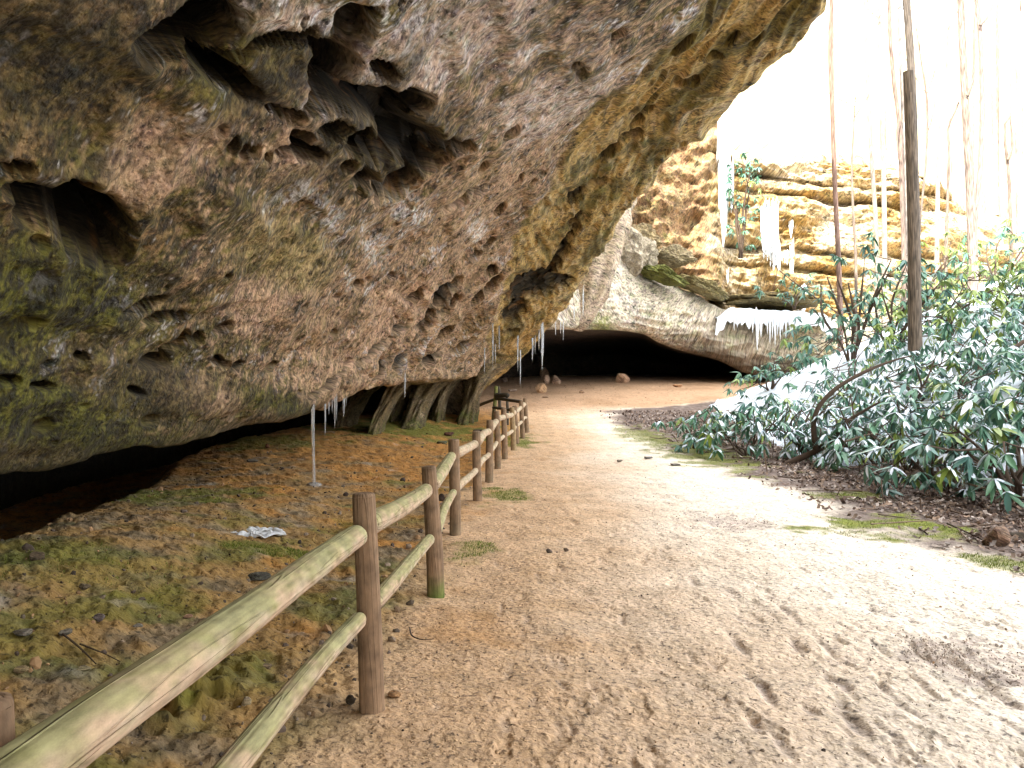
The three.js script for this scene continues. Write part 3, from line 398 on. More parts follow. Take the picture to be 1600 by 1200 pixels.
const mossSpots = [[1385, 820, .85, .8, 1.1], [1330, 775, .6, .7, .7], [1100, 710, 1.1, 3.4, .9], [1010, 685, .8, 3, .7], [1560, 880, .5, .4, .8], [250, 775, 1.3, 1.2, .8], [640, 668, 2.8, 2.6, 1], [400, 690, 2, 1.4, .7], [420, 860, .5, .35, .8], [785, 775, .35, .9, .7], [810, 690, .5, 1.5, .9], [290, 1110, .10, .14, .8], [130, 880, 1.0, .8, .4], [735, 865, .3, .5, .5]].map(([px, py, rx, rD, k]) => { const p = groundPoint(px, py); return { x: p.x, D: -p.z, rx, rD, k }; });
const mossAt = (x, D) => { let g = 0; for (const s of mossSpots) { const q = Math.hypot((x - s.x) / s.rx, (D - s.D) / s.rD) + .85 * noise(x * 1.8, D * 1.8, 7) + .5 * noise(x * 6, D * 6, 3); g = Math.max(g, s.k * ss(1.05, .45, q)); } return g; };
const snowAt = (x, D) => { const d = x - gEdge(D); if (d < -.1 || D > 34 || D < 3) return 0; const n = fbm(x * .55, D * .55, 2, 3) + .45 * noise(x * 2.2, D * 2.2, 8) + .32 * noise(x * 6, D * 6, 1) + .25 * noise(x * 14, D * 14, 6); return clamp((.62 + n + .35 * ss(.3, 2.2, d) - .75 * ss(2.2, .4, d) * ss(16, 12, D) - .4 * ss(.8, 0, d) - .5 * ss(7, 12, d) - .5 * ss(29, 34, D)) * 1.6); };
const gPatch = [];
{
  const us = spread([[-14, -.9, 34], [-.9, .9, 640], [.9, 14, 34]]), Ds = spread([[-40, -4, 10], [-4, 1.6, 16]]).slice(0, -1);
  for (let i = 0; i <= 480; i++) { const t = i / 480; Ds.push(1.6 * Math.pow(30 / 1.6, t)); } for (let i = 1; i <= 60; i++) Ds.push(30 * Math.pow(70 / 30, i / 60)); for (let i = 1; i <= 24; i++) Ds.push(70 * Math.pow(4, i / 24));
  const nu = us.length, nv = Ds.length, P = new Float32Array(nu * nv * 3), U = new Float32Array(nu * nv * 2), C = new Float32Array(nu * nv * 3);
  const sand = [.55, .375, .225], pale = [.71, .64, .54], ochre = [.44, .22, .06], earth = [.36, .225, .080], dk = [.06, .045, .018], mossC = [.13, .16, .014], litter = [.13, .095, .08], gravel = [.42, .35, .30], cave = [.44, .28, .165], hill = [.46, .38, .22];
  const rw = mulberry(31);
  Ds.forEach((D, j) => { const rowPrints = prints.filter(p => Math.abs(D - p.D) < .2), rowRunnels = runnels.filter(p => Math.abs(D - p.D) < 1.3 * p.l); us.forEach((u, i) => {
    let x = clamp(u * (Math.max(D, .8) + 1.2), -330, 330), k = (j * nu + i) * 3, fx = fenceX(D), pr = pathRight(D);
    const onPath = ss(fx - .2, fx + .5, x) * ss(pr + .35, pr - .35, x + .5 * noise(x, D, 3)), left = ss(fx + .1, fx - .5, x + .25 * noise(x * 2, D, 5)), right = ss(pr - .3, pr + .4, x + .6 * noise(x * .9, D * .9, 3) + .2 * noise(x * 4, D * 4, 3)), cv_ = ss(25, 29, D + .4 * noise(x * .4, D * .4, 3)) * ss(52, 48, D);
    let h = ground(x, D), dark = 0, gr = 0;
    if (D > 1 && D < 60) {
      h += .045 * fbm(x * .7, D * .7, 1, 3) + .03 * noise(x * 2.1, D * 2.1, 4) + (.012 + .045 * left) * fbm(x * 5, D * 5, 9, 4) + (.005 + .020 * left) * noise(x * 17, D * 17, 2) + left * .02 * Math.max(0, noise(x * 9, D * 9, 7) - .1);
      const cl = ss(1, .2, Math.hypot((x - clodSpot.x - .2 * (D - clodSpot.D)) / .30, (D - clodSpot.D) / .75)); if (cl > 0) { const q = 1 - 2 * Math.abs(noise(x * 5, D * 5, 6)); h += cl * (.12 * q + .07 * noise(x * 14, D * 14, 3) - .03); dark = Math.max(dark, cl * ss(.2, -.4, q)); }
      if (D < 26 && onPath > 0) {
        for (const p of rowPrints) { const dx = x - p.x, dd = D - p.D; if (Math.abs(dx) > .2 || Math.abs(dd) > .2) continue; const c = Math.cos(p.a), s = Math.sin(p.a), l = (dd * c + dx * s) / (.145 * p.s), w = (dx * c - dd * s) / (.052 * p.s * (1 - .22 * Math.cos(l * 4.2))), q = Math.pow(Math.abs(l), 3) + w * w; if (q < 1.6) { h -= p.d * ss(1.05, .75, q) * (.7 + .3 * Math.sin(l * 26)); h += p.d * .5 * ss(.25, 0, Math.abs(q - 1.2)); } }
        for (const p of rowRunnels) { const dx = (x - p.x + .03 * noise(D * 7, p.x, 2)) / p.w, dd = (D - p.D) / p.l; if (Math.abs(dx) > 2 || Math.abs(dd) > 1.3) continue; const q = Math.sqrt(dx * dx + dd * dd) + .35 * noise(x * 16, D * 9, 4), f = ss(1.25, .3, q); h -= p.d * f; dark = Math.max(dark, f * Math.min(1, p.d * 34)); }
      }
      gr = gravelAt(x, D); h -= .012 * gr; h += gr * .012 * noise(x * 40, D * 40, 1);
    }
    if (D >= 60) h += 1.2 * noise(x * .06, D * .06, 1);
    P[k] = x; P[k + 1] = h; P[k + 2] = -D; U[(k / 3) * 2] = x / 1.3; U[(k / 3) * 2 + 1] = D / 1.3;
    const n1 = fbm(x * .5, D * .5, 6, 4), n2 = fbm(x * 2.2, D * 2.2, 2, 4), n3 = noise(x * 11, D * 11, 5);
    let c = mix3(sand, pale, clamp(ss(.3, 3.4, x - fx + 1.4 * n1 - .25) * .95));  // paler away from the fence: whiter sand plus open skylight painted in
    c = mix3(c, [.40, .25, .12], ss(.05, .35, n2 + .25 * n1) * .45 * ss(2.4, .4, x - fx));
    c = mix3(c, ochre, ss(.02, .3, n1 + .4 * n2 - .25 * Math.abs(x - fx - .15)) * ss(1.6, .2, Math.abs(x - fx - .1)) * .45);
    let L = mix3(earth, [.33, .25, .15], ss(-.1, .3, n2 + n1 * .4)); L = mix3(L, [.52, .25, .055], ss(.04, .3, fbm(x * 1.1 + 3, D * 1.1, 3, 3) + .04 * (D - 8)) * .8); L = mix3(L, dk, ss(.05, .4, n3 * .5 + n2) * .6); L = mix3(L, [.11, .15, .010], ss(-.06, .22, fbm(x * 1.3 + 9, D * 1.3, 4, 4) - .03 * (D - 6)) * .55);
    L = mix3(L, [.50, .46, .40], ss(.22, .42, fbm(x * 2.1 + 30, D * 2.1, 4, 3)) * .5);
    c = mix3(c, L, left);
    const Rl = mix3(litter, [.24, .19, .16], ss(0, .4, n3 * .6 + n2)); c = mix3(c, Rl, right);
    c = mix3(c, mix3(cave, [.36, .22, .12], ss(0, .3, n1)), cv_ * ss(pr + .5, pr - .5, x));
    c = mix3(c, gravel, Math.max(gr * (.5 + .5 * ss(-.2, .2, n3)), dark * .9));
    c = mix3(c, mix3(mossC, [.19, .20, .03], ss(-.1, .3, n3)), mossAt(x, D) * .9);
    if (D > 36 && x > 14 || D > 58) c = mix3(hill, [.20, .17, .05], ss(.0, .35, fbm(x * .12, D * .12, 3, 4)) * .8);
    c.forEach((v, q) => C[k + q] = v / .64);
  }); });
  const g = mesh('ground', gridGeometry(P, U, C, nu, nv), M.soil);
  tag(g, 'trodden sand and earth ground running from the path into the cave', 'ground', null, 'structure');
  gPatch.surface = new Surface(P);
}
// patchy snow on the bank under the bushes
{
  const nu = 380, nv = 400, P = new Float32Array(nu * nv * 3), U = new Float32Array(nu * nv * 2), K = new Float32Array(nu * nv);
  for (let j = 0; j < nv; j++) for (let i = 0; i < nu; i++) { const D = 3.5 * Math.pow(9.8, j / (nv - 1)), x = gEdge(D) - .2 + 13 * Math.pow(i / (nu - 1), 1.3), k = j * nu + i, s = snowAt(x, D); K[k] = s; P[k * 3] = x; P[k * 3 + 1] = ground(x, D) - .05 + .15 * ss(.05, .7, s) + .045 * fbm(x * .7, D * .7, 1, 3) + .03 * noise(x * 2.1, D * 2.1, 4); P[k * 3 + 2] = -D; U[k * 2] = x / 1.5; U[k * 2 + 1] = D / 1.5; }
  const s = mesh('snow', gridGeometry(P, U, null, nu, nv, (a, b, c, d) => Math.max(K[a], K[b], K[c], K[d]) > .08), M.snow);
  tag(s, 'patchy white snow lying on the bank beneath the bushes', 'snow', null, 'stuff');
}

// ------------------------------------------------------------------ log fence along the path
const woodCol = (b, g, lean = 1) => (v, t, a) => { const n = fbm(v.x * 3, v.y * 3, v.z * 3, 3), m = fbm(v.x * 9, v.y * 9, v.z * 9, 3); let c = mix3(b, b.map(q => q * .65), ss(-.1, .35, m)); return mix3(c, g, clamp(ss(-.3, .25, n + .3 * m) * lean)).map(q => q / .66); };
function log(a, b, r0, r1, bow, seed, colour, round = true) {
  // a round log with a slight sag and knots, its own axes along a to b
  const r = mulberry(seed), n = 70, dir = b.clone().sub(a), side = new THREE.Vector3().crossVectors(dir, new THREE.Vector3(.2, 1, .1)).normalize(), up = new THREE.Vector3().crossVectors(side, dir).normalize(), P = [], U = [], C = [], I = [], S = 24, L = dir.length();
  const rings = []; for (let i = 0; i <= n; i++) rings.push(i / n);
  const ts = round ? [0, .006, .02, .04, ...rings.slice(1, -1), .96, .98, .994, 1] : [0, ...rings.slice(1, -1), .985, .996, 1];
  ts.forEach((t, j) => {
    const p = a.clone().addScaledVector(dir, t).addScaledVector(up, bow * (Math.sin(t * Math.PI) + .35 * Math.sin(t * 7 + seed))).addScaledVector(side, bow * .5 * Math.sin(t * 5 + seed * 2));
    let rad = mix(r0, r1, t); if (round) rad *= Math.min(1, Math.sqrt(Math.max(0, Math.min(t, 1 - t)) * L / .05 + .02) * .6 + .4 * Math.min(1, Math.min(t, 1 - t) * L / .1 + .12)); else rad *= t > .99 ? (t === 1 ? .72 : .93) : 1;
    if (round && (t === 0 || t === 1)) rad *= .35;
    for (let s = 0; s <= S; s++) { const an = s / S * Math.PI * 2, w = 1 + .07 * noise(Math.cos(an) * 1.2 + seed, Math.sin(an) * 1.2, t * L * 1.6) + .02 * noise(Math.cos(an) * 5 + seed, Math.sin(an) * 5, t * L * 3), v = p.clone().addScaledVector(side, Math.cos(an) * rad * w).addScaledVector(up, Math.sin(an) * rad * w); P.push(v.x, v.y, v.z); U.push(s / S * .5, t * L * .5); C.push(...colour(v, t, an)); }
  });
  const N = ts.length; for (let j = 0; j < N - 1; j++) for (let s = 0; s < S; s++) { const q = j * (S + 1) + s, w = q + S + 1; I.push(q, q + 1, w, w, q + 1, w + 1); }
  for (const e of [0, N - 1]) { const k = P.length / 3; let cx = 0, cy = 0, cz = 0; for (let s = 0; s < S; s++) { const q = (e * (S + 1) + s) * 3; cx += P[q] / S; cy += P[q + 1] / S; cz += P[q + 2] / S; } P.push(cx, cy, cz); U.push(.25, 0); C.push(...colour(new THREE.Vector3(cx, cy, cz), e ? 1 : 0, Math.PI / 2)); for (let s = 0; s < S; s++) { const q = e * (S + 1) + s; e ? I.push(q, q + 1, k) : I.push(q + 1, q, k); } }
  const g = new THREE.BufferGeometry(); g.setAttribute('position', new THREE.Float32BufferAttribute(P, 3)); g.setAttribute('uv', new THREE.Float32BufferAttribute(U, 2)); g.setAttribute('color', new THREE.Float32BufferAttribute(C, 3)); g.setIndex(I); g.computeVertexNormals(); return g;
}
{
  const posts = [[8, 1.6, 492], [583, 3.87, 170, 568], [683, 6.0, 128, 670], [711, 8.34, 86, 709], [746, 10.7, 73, 744], [764, 12.9, 56, 765], [778, 15, 42, 776], [789, 16.5, 38, 787], [803, 18.2, 36, 800], [808, 19.3, 34, 804], [817, 20.6, 26, 814], [824, 21.8, 22, 820]];
  const fence = base('log_fence', new THREE.Vector3(-.69, 0, -3.87)); tag(fence, 'round log fence with two rails running along the left side of the sandy path', 'fence');
  const o = fence.position.clone(), loc = v => v.clone().sub(o), grey = [.21, .155, .115], green = [.25, .28, .09], pinkW = [.52, .385, .27];
  const tops = posts.map(([px, D, dy, pt], i) => {
    const b = i ? at(px, 600, D) : new THREE.Vector3(-1.065, 0, -1.6), t = i ? at(pt, 600, D) : new THREE.Vector3(-1.075, 0, -1.6); b.y = ground(b.x, D) - .18; t.y = EYE - dy * D / F;
    mesh('post', log(loc(b), loc(t), .061 + .004 * (i % 3), .056, .006, i + 3, (v, tt, a) => { const mossy = ss(.35, .15, tt) * (i === 2 ? 1 : .3) + (i > 2 ? .15 : 0); return woodCol(i === 8 ? [.33, .24, .13] : [.25, .165, .10], i === 2 ? [.11, .16, .03] : [.17, .16, .10], mossy)(v, tt, a); }, false), M.wood, fence);
    return { b, t, g: ground(b.x, D), h: t.y - ground(b.x, D) };
  });
  for (let i = 0; i < posts.length - 1; i++) for (const lower of [0, 1]) {
    const A = tops[i], B = tops[i + 1], f = lower ? .46 : .83, hA = A.g + A.h * f * (i ? 1 : lower ? .98 : 1.08), hB = B.g + B.h * f, ax = mix(A.b.x, A.t.x, f), bx = mix(B.b.x, B.t.x, f);
    const a = new THREE.Vector3(ax + (i ? .012 : .15), hA + (i ? .02 : 0), A.b.z + (i ? .01 : .35)), b = new THREE.Vector3(bx - .012, hB - .01, B.b.z + .062), r = lower ? .046 : .062;
    mesh('rail', log(loc(a), loc(b), r * (i ? .95 : 1.08), r * .86, (i % 2 ? -1 : 1) * .012 + .006, i * 2 + lower + 40, (v, t, an) => { const up = Math.sin(an), gr = i < 3 ? .9 : .3; const m = fbm(v.x * 7, v.y * 7, v.z * 5, 4); const m2 = fbm(v.x * 22, v.y * 22, v.z * 14, 3); let c = mix3(pinkW, [.54, .45, .34], ss(-.2, .3, m)); c = mix3(c, [.24, .165, .10], ss(.08, .36, fbm(v.x * 12 + 4, v.y * 12, v.z * 5, 3) + .4 * m2) * .75); c = mix3(c, [.10, .075, .05], ss(.24, .4, m2) * .6); c = mix3(c, green, clamp(ss(-.2, 1.0, up + 1.3 * m + 1.2 * m2) * gr * .74)); return c.map(q => q / .66); }), M.wood, fence);
  }
}
// the darker cross fence and its tall double post at the bend
{
  const p0 = groundPoint(768, 668); const D = 24.2;
  const cf = base('cross_fence', new THREE.Vector3(at(772, 600, D).x, ground(at(772, 600, D).x, D), -D)); tag(cf, 'dark cross fence with a tall post at the bend below the cave', 'fence');
  const loc = v => v.sub(cf.position), dkc = () => [.065, .055, .04].map(q => q / .66), mossyC = (v, t, a) => mix3([.10, .085, .04], [.17, .18, .05], ss(-.2, .2, noise(v.x * 3, v.y * 2, v.z * 3))).map(q => q / .66);
  const L = (a, b, r, seed, c = dkc, round = true) => log(loc(a), loc(b), r, r * .92, .01, seed, c, round);
  mesh('post', L(at(770, 664, D), at(775, 603, D), .06, 71, mossyC, false), M.wood, cf);
  mesh('post', L(at(781, 640, D + .15), at(779, 604, D + .15), .05, 72, dkc, false), M.wood, cf);
  mesh('post', L(at(793, 664, D - .8), at(792, 617, D - .8), .045, 73, dkc, false), M.wood, cf);
  mesh('rail', L(at(738, 638, D + 2.6), at(776, 623, D), .05, 74), M.wood, cf);
  mesh('rail', L(at(774, 623, D), at(815, 628, D - 2.2), .05, 75), M.wood, cf);
  mesh('rail', L(at(770, 637, D), at(800, 641, D - 1.8), .045, 76), M.wood, cf);
  mesh('rail', L(at(774, 618, D), at(795, 618, D - .9), .07, 77), M.wood, cf);
}

// ------------------------------------------------------------------ stones
function stoneGeo(w, h, d, seed, slab = 0, colr = [.30, .24, .18], rough = 0) {
  const g = new THREE.IcosahedronGeometry(1, rough ? 12 : 4), p = g.attributes.position, C = [], U = [], r = mulberry(seed * 13 + 1), cuts = []; for (let i = 0; i < 9; i++) cuts.push([new THREE.Vector3(rr(r, -1, 1), rr(r, -1, 1), rr(r, -1, 1)).normalize(), rr(r, .52, .9)]);
  for (let i = 0; i < p.count; i++) { const v = new THREE.Vector3().fromBufferAttribute(p, i); let m = 1; for (const [n, q] of cuts) { const dd = v.dot(n); if (dd > q) m = Math.min(m, q / dd); } v.multiplyScalar(m * (1 + .06 * noise(v.x * 3 + seed, v.y * 3, v.z * 3) + .03 * noise(v.x * 8 + seed, v.y * 8, v.z * 8) + rough * (fbm(v.x * 1.3 + seed, v.y * 1.3, v.z * 1.3, 4) + .3 * noise(v.x * 4, v.y * 7 + seed, v.z * 4)))); if (slab) v.y = clamp(v.y, -.5, .5); const c = mix3(colr, colr.map(q => q * .6), ss(-.2, .4, fbm(v.x * 2 + seed, v.y * 2, v.z * 2, 3) + .5 * noise(v.x * 7 + seed, v.y * 7, v.z * 7))); C.push(...c.map(q => q / .62)); U.push(v.x * w * .6 + v.y * .3, v.z * d * .6 + v.y * h * .5); p.setXYZ(i, v.x * w / 2, v.y * h / 2 + h * .28, v.z * d / 2); }
  g.setAttribute('color', new THREE.Float32BufferAttribute(C, 3)); g.setAttribute('uv', new THREE.Float32BufferAttribute(U, 2)); g.computeVertexNormals(); return g;
}
function stone(px, py, w, h, label, colr, seed, slab = 0, turn = 0, name = 'stone', cat = 'stone') {
  const p = groundPoint(px, py); const D = -p.z;
  const m = mesh(name, stoneGeo(w * D / F, h * D / F * 1.25, w * D / F * .8, seed, slab, colr), M.stone); m.position.copy(p); m.rotation.y = turn; return tag(m, label, cat);
}
const tanS = [.48, .30, .19], greyS = [.24, .21, .17], darkS = [.085, .06, .05];
stone(971, 598, 28, 16, 'largest tan boulder on the cave floor in front of the dark opening', tanS, 1, 0, .3, 'boulder', 'boulder');
stone(854, 600, 14, 14, 'rounded pale boulder on the cave floor, left one of a touching pair', [.5, .34, .24], 2, 0, 1, 'boulder', 'boulder');
stone(869, 600, 18, 15, 'rounded pale boulder on the cave floor, right one of a touching pair', [.5, .34, .24], 3, 0, 2, 'boulder', 'boulder');
stone(851, 589, 17, 16, 'dim brown boulder on the cave floor behind the touching pair', [.34, .22, .13], 4, 0, 3, 'boulder', 'boulder');
stone(873, 586, 12, 9, 'small dim stone in the cave shadow behind the touching pair', [.30, .2, .13], 5, 0, 1);
stone(845, 613, 20, 15, 'orange tan stone on the cave floor nearest the hanging icicles', [.50, .31, .17], 6, 0, .5);
stone(909, 615, 8, 5, 'small brown stone alone on the middle of the cave floor', [.36, .22, .13], 7);
stone(852, 622, 10, 4, 'low flat stone just below the orange tan stone', [.42, .3, .2], 8, 1);
stone(1059, 605, 16, 6, 'flat orange stone on the cave floor close to the bushes', [.48, .27, .14], 9, 1);
stone(788, 597, 10, 8, 'dark stone at the foot of the cliff end behind the tall post', [.2, .14, .1], 10);
stone(800, 612, 16, 6, 'flat pale slab on the cave floor behind the tall post', [.5, .4, .32], 14, 1);
stone(1556, 853, 52, 34, 'angular reddish brown rock on the leaf litter by the path edge', [.21, .13, .085], 11, 0, .6, 'rock', 'rock');
stone(1592, 845, 34, 16, 'dark rock half hidden behind the angular reddish brown rock', [.06, .045, .03], 12, 0, 1.6, 'rock', 'rock');
stone(404, 905, 38, 13, 'flat dark grey slab just behind the long mossy top rail', [.12, .12, .10], 13, 1, .2, 'stone_slab', 'stone');
stone(384, 1104, 17, 14, 'small cream pebble with clean faces between the two nearest rails', [.55, .46, .30], 15, 0, .4);
stone(60, 876, 26, 16, 'brown stone at the edge of the darkness under the cliff', [.19, .14, .09], 16, 0, 1);
stone(36, 994, 34, 12, 'flat grey stone at the far left on the mossy earth', greyS, 17, 1, .3);
stone(102, 994, 22, 11, 'grey stone beside a thin twig on the mossy earth', greyS, 18, 1, 1.2);
stone(34, 1050, 28, 9, 'long tan stone lowest on the left on the mossy earth', [.40, .30, .16], 19, 1, 2.7);
stone(130, 1050, 22, 10, 'tan wedge stone in the middle of the mossy earth', [.40, .34, .2], 20, 0, .9);
stone(155, 970, 18, 11, 'dull violet stone above the long top rail', [.27, .22, .22], 21, 0, .2);
stone(132, 921, 18, 10, 'dull brown stone in the mossy earth nearer the darkness', [.22, .17, .11], 22, 0, .2);
stone(293, 966, 16, 7, 'small salmon stone almost touching the long top rail', [.48, .28, .18], 23, 1, .2);
stone(215, 984, 16, 8, 'small white chipped stone near the long top rail', [.45, .42, .38], 24, 0, .2);
stone(418, 1044, 22, 7, 'thin brown stone chip below the long top rail', [.3, .22, .14], 25, 1, 2.4);
stone(541, 776, 10, 7, 'dark stone on the ground left of the first full post', darkS, 26);
stone(630, 753, 10, 7, 'dark reddish stone behind the gap between first and second post', darkS, 27);
stone(690, 783, 10, 12, 'dark stone seen just beyond the second post', darkS, 28);
stone(702, 681, 17, 8, 'dark red slab on the orange earth below the stone legs', [.12, .05, .03], 29, 1, .4);
stone(690, 694, 18, 7, 'grey green stone on the orange earth below the stone legs', [.16, .17, .1], 31, 1, .2);
stone(747, 675, 16, 5, 'dark log-like slab behind the fence rails near the mossy bank', [.07, .05, .03], 32, 1, .2);
stone(395, 722, 18, 6, 'grey flat stone on the orange slope left of the long icicle', greyS, 33, 1, .2);
stone(440, 736, 9, 6, 'dark pebble on the slope left of the long icicle', darkS, 34);
stone(418, 700, 8, 6, 'red brown pebble on the upper slope near the dark gap', [.22, .09, .04], 35);
stone(548, 1100, 16, 14, 'dark clod beside the foot of the first full post', [.10, .075, .05], 36, 0, 0, 'clod', 'clod');
stone(616, 1090, 22, 10, 'orange clod just right of the first full post', [.42, .23, .10], 37, 0, 0, 'clod', 'clod');
stone(1012, 717, 16, 5, 'grey stone lying on the pale sand in mid path', [.2, .19, .18], 38, 1, 0);
stone(1055, 728, 20, 5, 'low grey stone on the pale sand below the mossy strip', [.22, .2, .18], 39, 1, 0);
stone(968, 722, 12, 5, 'small grey stone on pale sand, nearest the fence side', [.24, .2, .16], 40, 1, 0);
stone(858, 864, 11, 7, 'small dark stone on the tan sand right of the fence', [.16, .12, .1], 41);
stone(884, 862, 9, 6, 'small brown pebble on the tan sand right of the fence', [.2, .14, .1], 42);
{
  // loose chips scattered over the bank and path: nobody could count them
  const r = mulberry(77), g = new THREE.IcosahedronGeometry(1, 0), n = 5200, im = new THREE.InstancedMesh(g, M.litter, n), m4 = new THREE.Matrix4(), q = new THREE.Quaternion(), e = new THREE.Euler(), S = gPatch.surface; let c = 0;
  while (c < n) {
    let x, D, s; const w = r();
    if (w < .42) { D = 1.9 * Math.pow(11, r()); x = fenceX(D) - Math.pow(r(), 1.1) * 5 - .1; s = .006 * Math.pow(8, r() * r()); }
    else if (w < .66) { D = 2.4 * Math.pow(8, r()); x = mix(fenceX(D), pathRight(D), r()); s = .003 * Math.pow(4, r() * r()); }
    else if (w < .92) { const gs = gravelSpots[Math.floor(r() * 4)], a = r() * 6.283, k = Math.sqrt(r()) * 1.05; x = gs.x + Math.cos(a) * k * gs.rx; D = gs.D + Math.sin(a) * k * gs.rD; s = .003 * Math.pow(4, r() * r()); if (gravelAt(x, D) < .9 * r()) continue; }
    else { D = rr(r, 26, 42); x = rr(r, -1, 8); s = .012 * Math.pow(4, r() * r()); }
    e.set(r() * 6, r() * 6, r() * 6); q.setFromEuler(e); m4.compose(new THREE.Vector3(x, groundFine(x, D) + s * .1, -D), q, new THREE.Vector3(s * rr(r, .8, 1.6), s * .55, s * rr(r, .7, 1.2))); im.setMatrixAt(c, m4);
    const k = rr(r, .35, 1.25), cc = w > .66 && w < .92 ? [.48, .40, .33] : D > 25 ? [.36, .22, .13] : r() < .3 ? [.40, .25, .13] : r() < .5 ? [.12, .09, .07] : [.30, .24, .18]; im.setColorAt(c, new THREE.Color().setRGB(cc[0] * k, cc[1] * k, cc[2] * k)); c++;
  }
  im.name = 'gravel'; im.castShadow = im.receiveShadow = true; scene.add(im); tag(im, 'loose stone chips and gravel scattered over bank and path', 'gravel', null, 'stuff');
}

// ------------------------------------------------------------------ icicles
function icicleGeo(len, r, seed, bent = 0) {
  const n = 14, pp = [], rad = []; const q = mulberry(seed); for (let i = 0; i <= n; i++) { const t = i / n; pp.push(new THREE.Vector3(bent * t * t * len + .03 * r * Math.sin(t * 20), -t * len, 0)); rad.push(r * (Math.pow(1 - t, .8) * .92 + .08) * (1 + .16 * Math.sin(t * 33 + seed) * (1 - t) + .12 * (q() - .5))); }
  const c = new THREE.CatmullRomCurve3(pp); return tube(pp, rad, 8);
}
const iceProto = [1, 2, 3, 4].map(s => icicleGeo(1, 1, s));
function icicle(px, p0, p1, w, D, label, group, opt = {}) {
  const S = opt.far ? FAR.surface : NEAR.surface; if (D == null) { const k = S.at(px, p0, opt.reach ?? 3); D = k == null ? opt.D : -S.P[k + 2] - .02; if (opt.D && Math.abs(D - opt.D) > (opt.tol ?? 3)) D = opt.D; }
  const top = at(px, p0, D), len = (p1 - p0) * D / F, r = w * D / F / 2;
  const m = mesh('icicle', opt.geo ?? iceProto[(px + p1) % 4], opt.mat ?? M.ice); m.position.copy(top); m.position.y += opt.up ?? .03; m.scale.set(r, len + (opt.up ?? .03), r); m.rotation.y = px; if (opt.tilt) m.rotation.z = opt.tilt;
  return tag(m, label, 'icicle', group);
}
// along the near lip
{
  const k = NEAR.surface.at(488, 636, 3), D = k == null ? 12.2 : -NEAR.surface.P[k + 2], pts_ = [at(489, 632, D), at(489, 670, D), at(490, 720, D), at(491, 772, D)], o = pts_[0].clone();
  pts_[3].y = ground(pts_[3].x, D); pts_.forEach(p => p.sub(o));
  const r = 2.6 * D / F, m = mesh('ice_column', tube(pts_, [r, r * .9, r * .75, r * .9], 9), M.ice); m.position.copy(o); tag(m, 'tall thin ice column reaching from the cliff lip down to the earth', 'ice column');
  const b = groundPoint(490, 776), im = mesh('ice_mound', (() => { const g = new THREE.SphereGeometry(1, 24, 14), p = g.attributes.position; for (let i = 0; i < p.count; i++) { const v = new THREE.Vector3().fromBufferAttribute(p, i); v.multiplyScalar(1 + .3 * fbm(v.x * 2, v.y * 2, v.z * 2, 3)); p.setXYZ(i, v.x * .16, v.y * .05, v.z * .15); } g.computeVertexNormals(); return g; })(), M.ice); im.position.set(pts_[3].x + o.x, ground(pts_[3].x + o.x, D) + .01, -D); im.scale.set(.7, 1, .7); tag(im, 'small white ice mound at the foot of the tall thin column', 'ice mound');
  const b2 = groundPoint(400, 833), i2 = mesh('ice_sheet', (() => { const g = new THREE.SphereGeometry(1, 90, 60), p = g.attributes.position; for (let i = 0; i < p.count; i++) { const v = new THREE.Vector3().fromBufferAttribute(p, i); const a = Math.atan2(v.z, v.x), w = 1 + .45 * noise(Math.cos(a) * 1.6 + 3, Math.sin(a) * 1.6, 2); p.setXYZ(i, v.x * .24 * w, v.y * .012 + .035 * noise(v.x * 3.5, v.z * 3.5, 1) + .012 * noise(v.x * 11, v.z * 11, 4) - .007, v.z * .26 * w); } g.computeVertexNormals(); return g; })(), M.whiteIce); i2.position.copy(b2).add(new THREE.Vector3(0, .012, 0)); tag(i2, 'thin patch of white ice on the earth behind the long top rail', 'ice patch');
}
const lipG = 'icicles hanging from the near cliff lip';
[[508, 634, 681, 3], [514, 632, 648, 2], [519, 631, 645, 2.4], [523, 630, 668, 3.4], [526, 629, 656, 2.4], [537, 624, 653, 4], [541, 622, 634, 2]].forEach(([x, a, b, w], i) => icicle(x, a, b, w, null, ['thin icicle nearest the tall ice column under the cliff lip', 'very short icicle beside the tall ice column', 'short icicle in the middle of the cluster under the cliff lip', 'longest icicle of the cluster under the cliff lip', 'medium icicle touching the longest of its cluster', 'thick bright icicle right of the cluster under the cliff lip', 'tiny icicle last on the right under the cliff lip'][i], null, { D: 12.6, tol: 3 }));
icicle(633, 594, 622, 3.4, null, 'single bright icicle in front of the dark hollow above the stone legs', null, { D: 18.5, tilt: .12 });
[[770, 512, 576, 3.4], [780, 516, 548, 3], [757, 546, 584, 2.4], [774, 545, 570, 2]].forEach(([x, a, b, w], i) => icicle(x, a, b, w, null, ['long icicle on the pale rock below the green scoop', 'short icicle right of the long one on pale rock', 'faint lower icicle left of the long one on pale rock', 'tiny icicle close under the long one on pale rock'][i], null, { D: 21, up: .1 }));
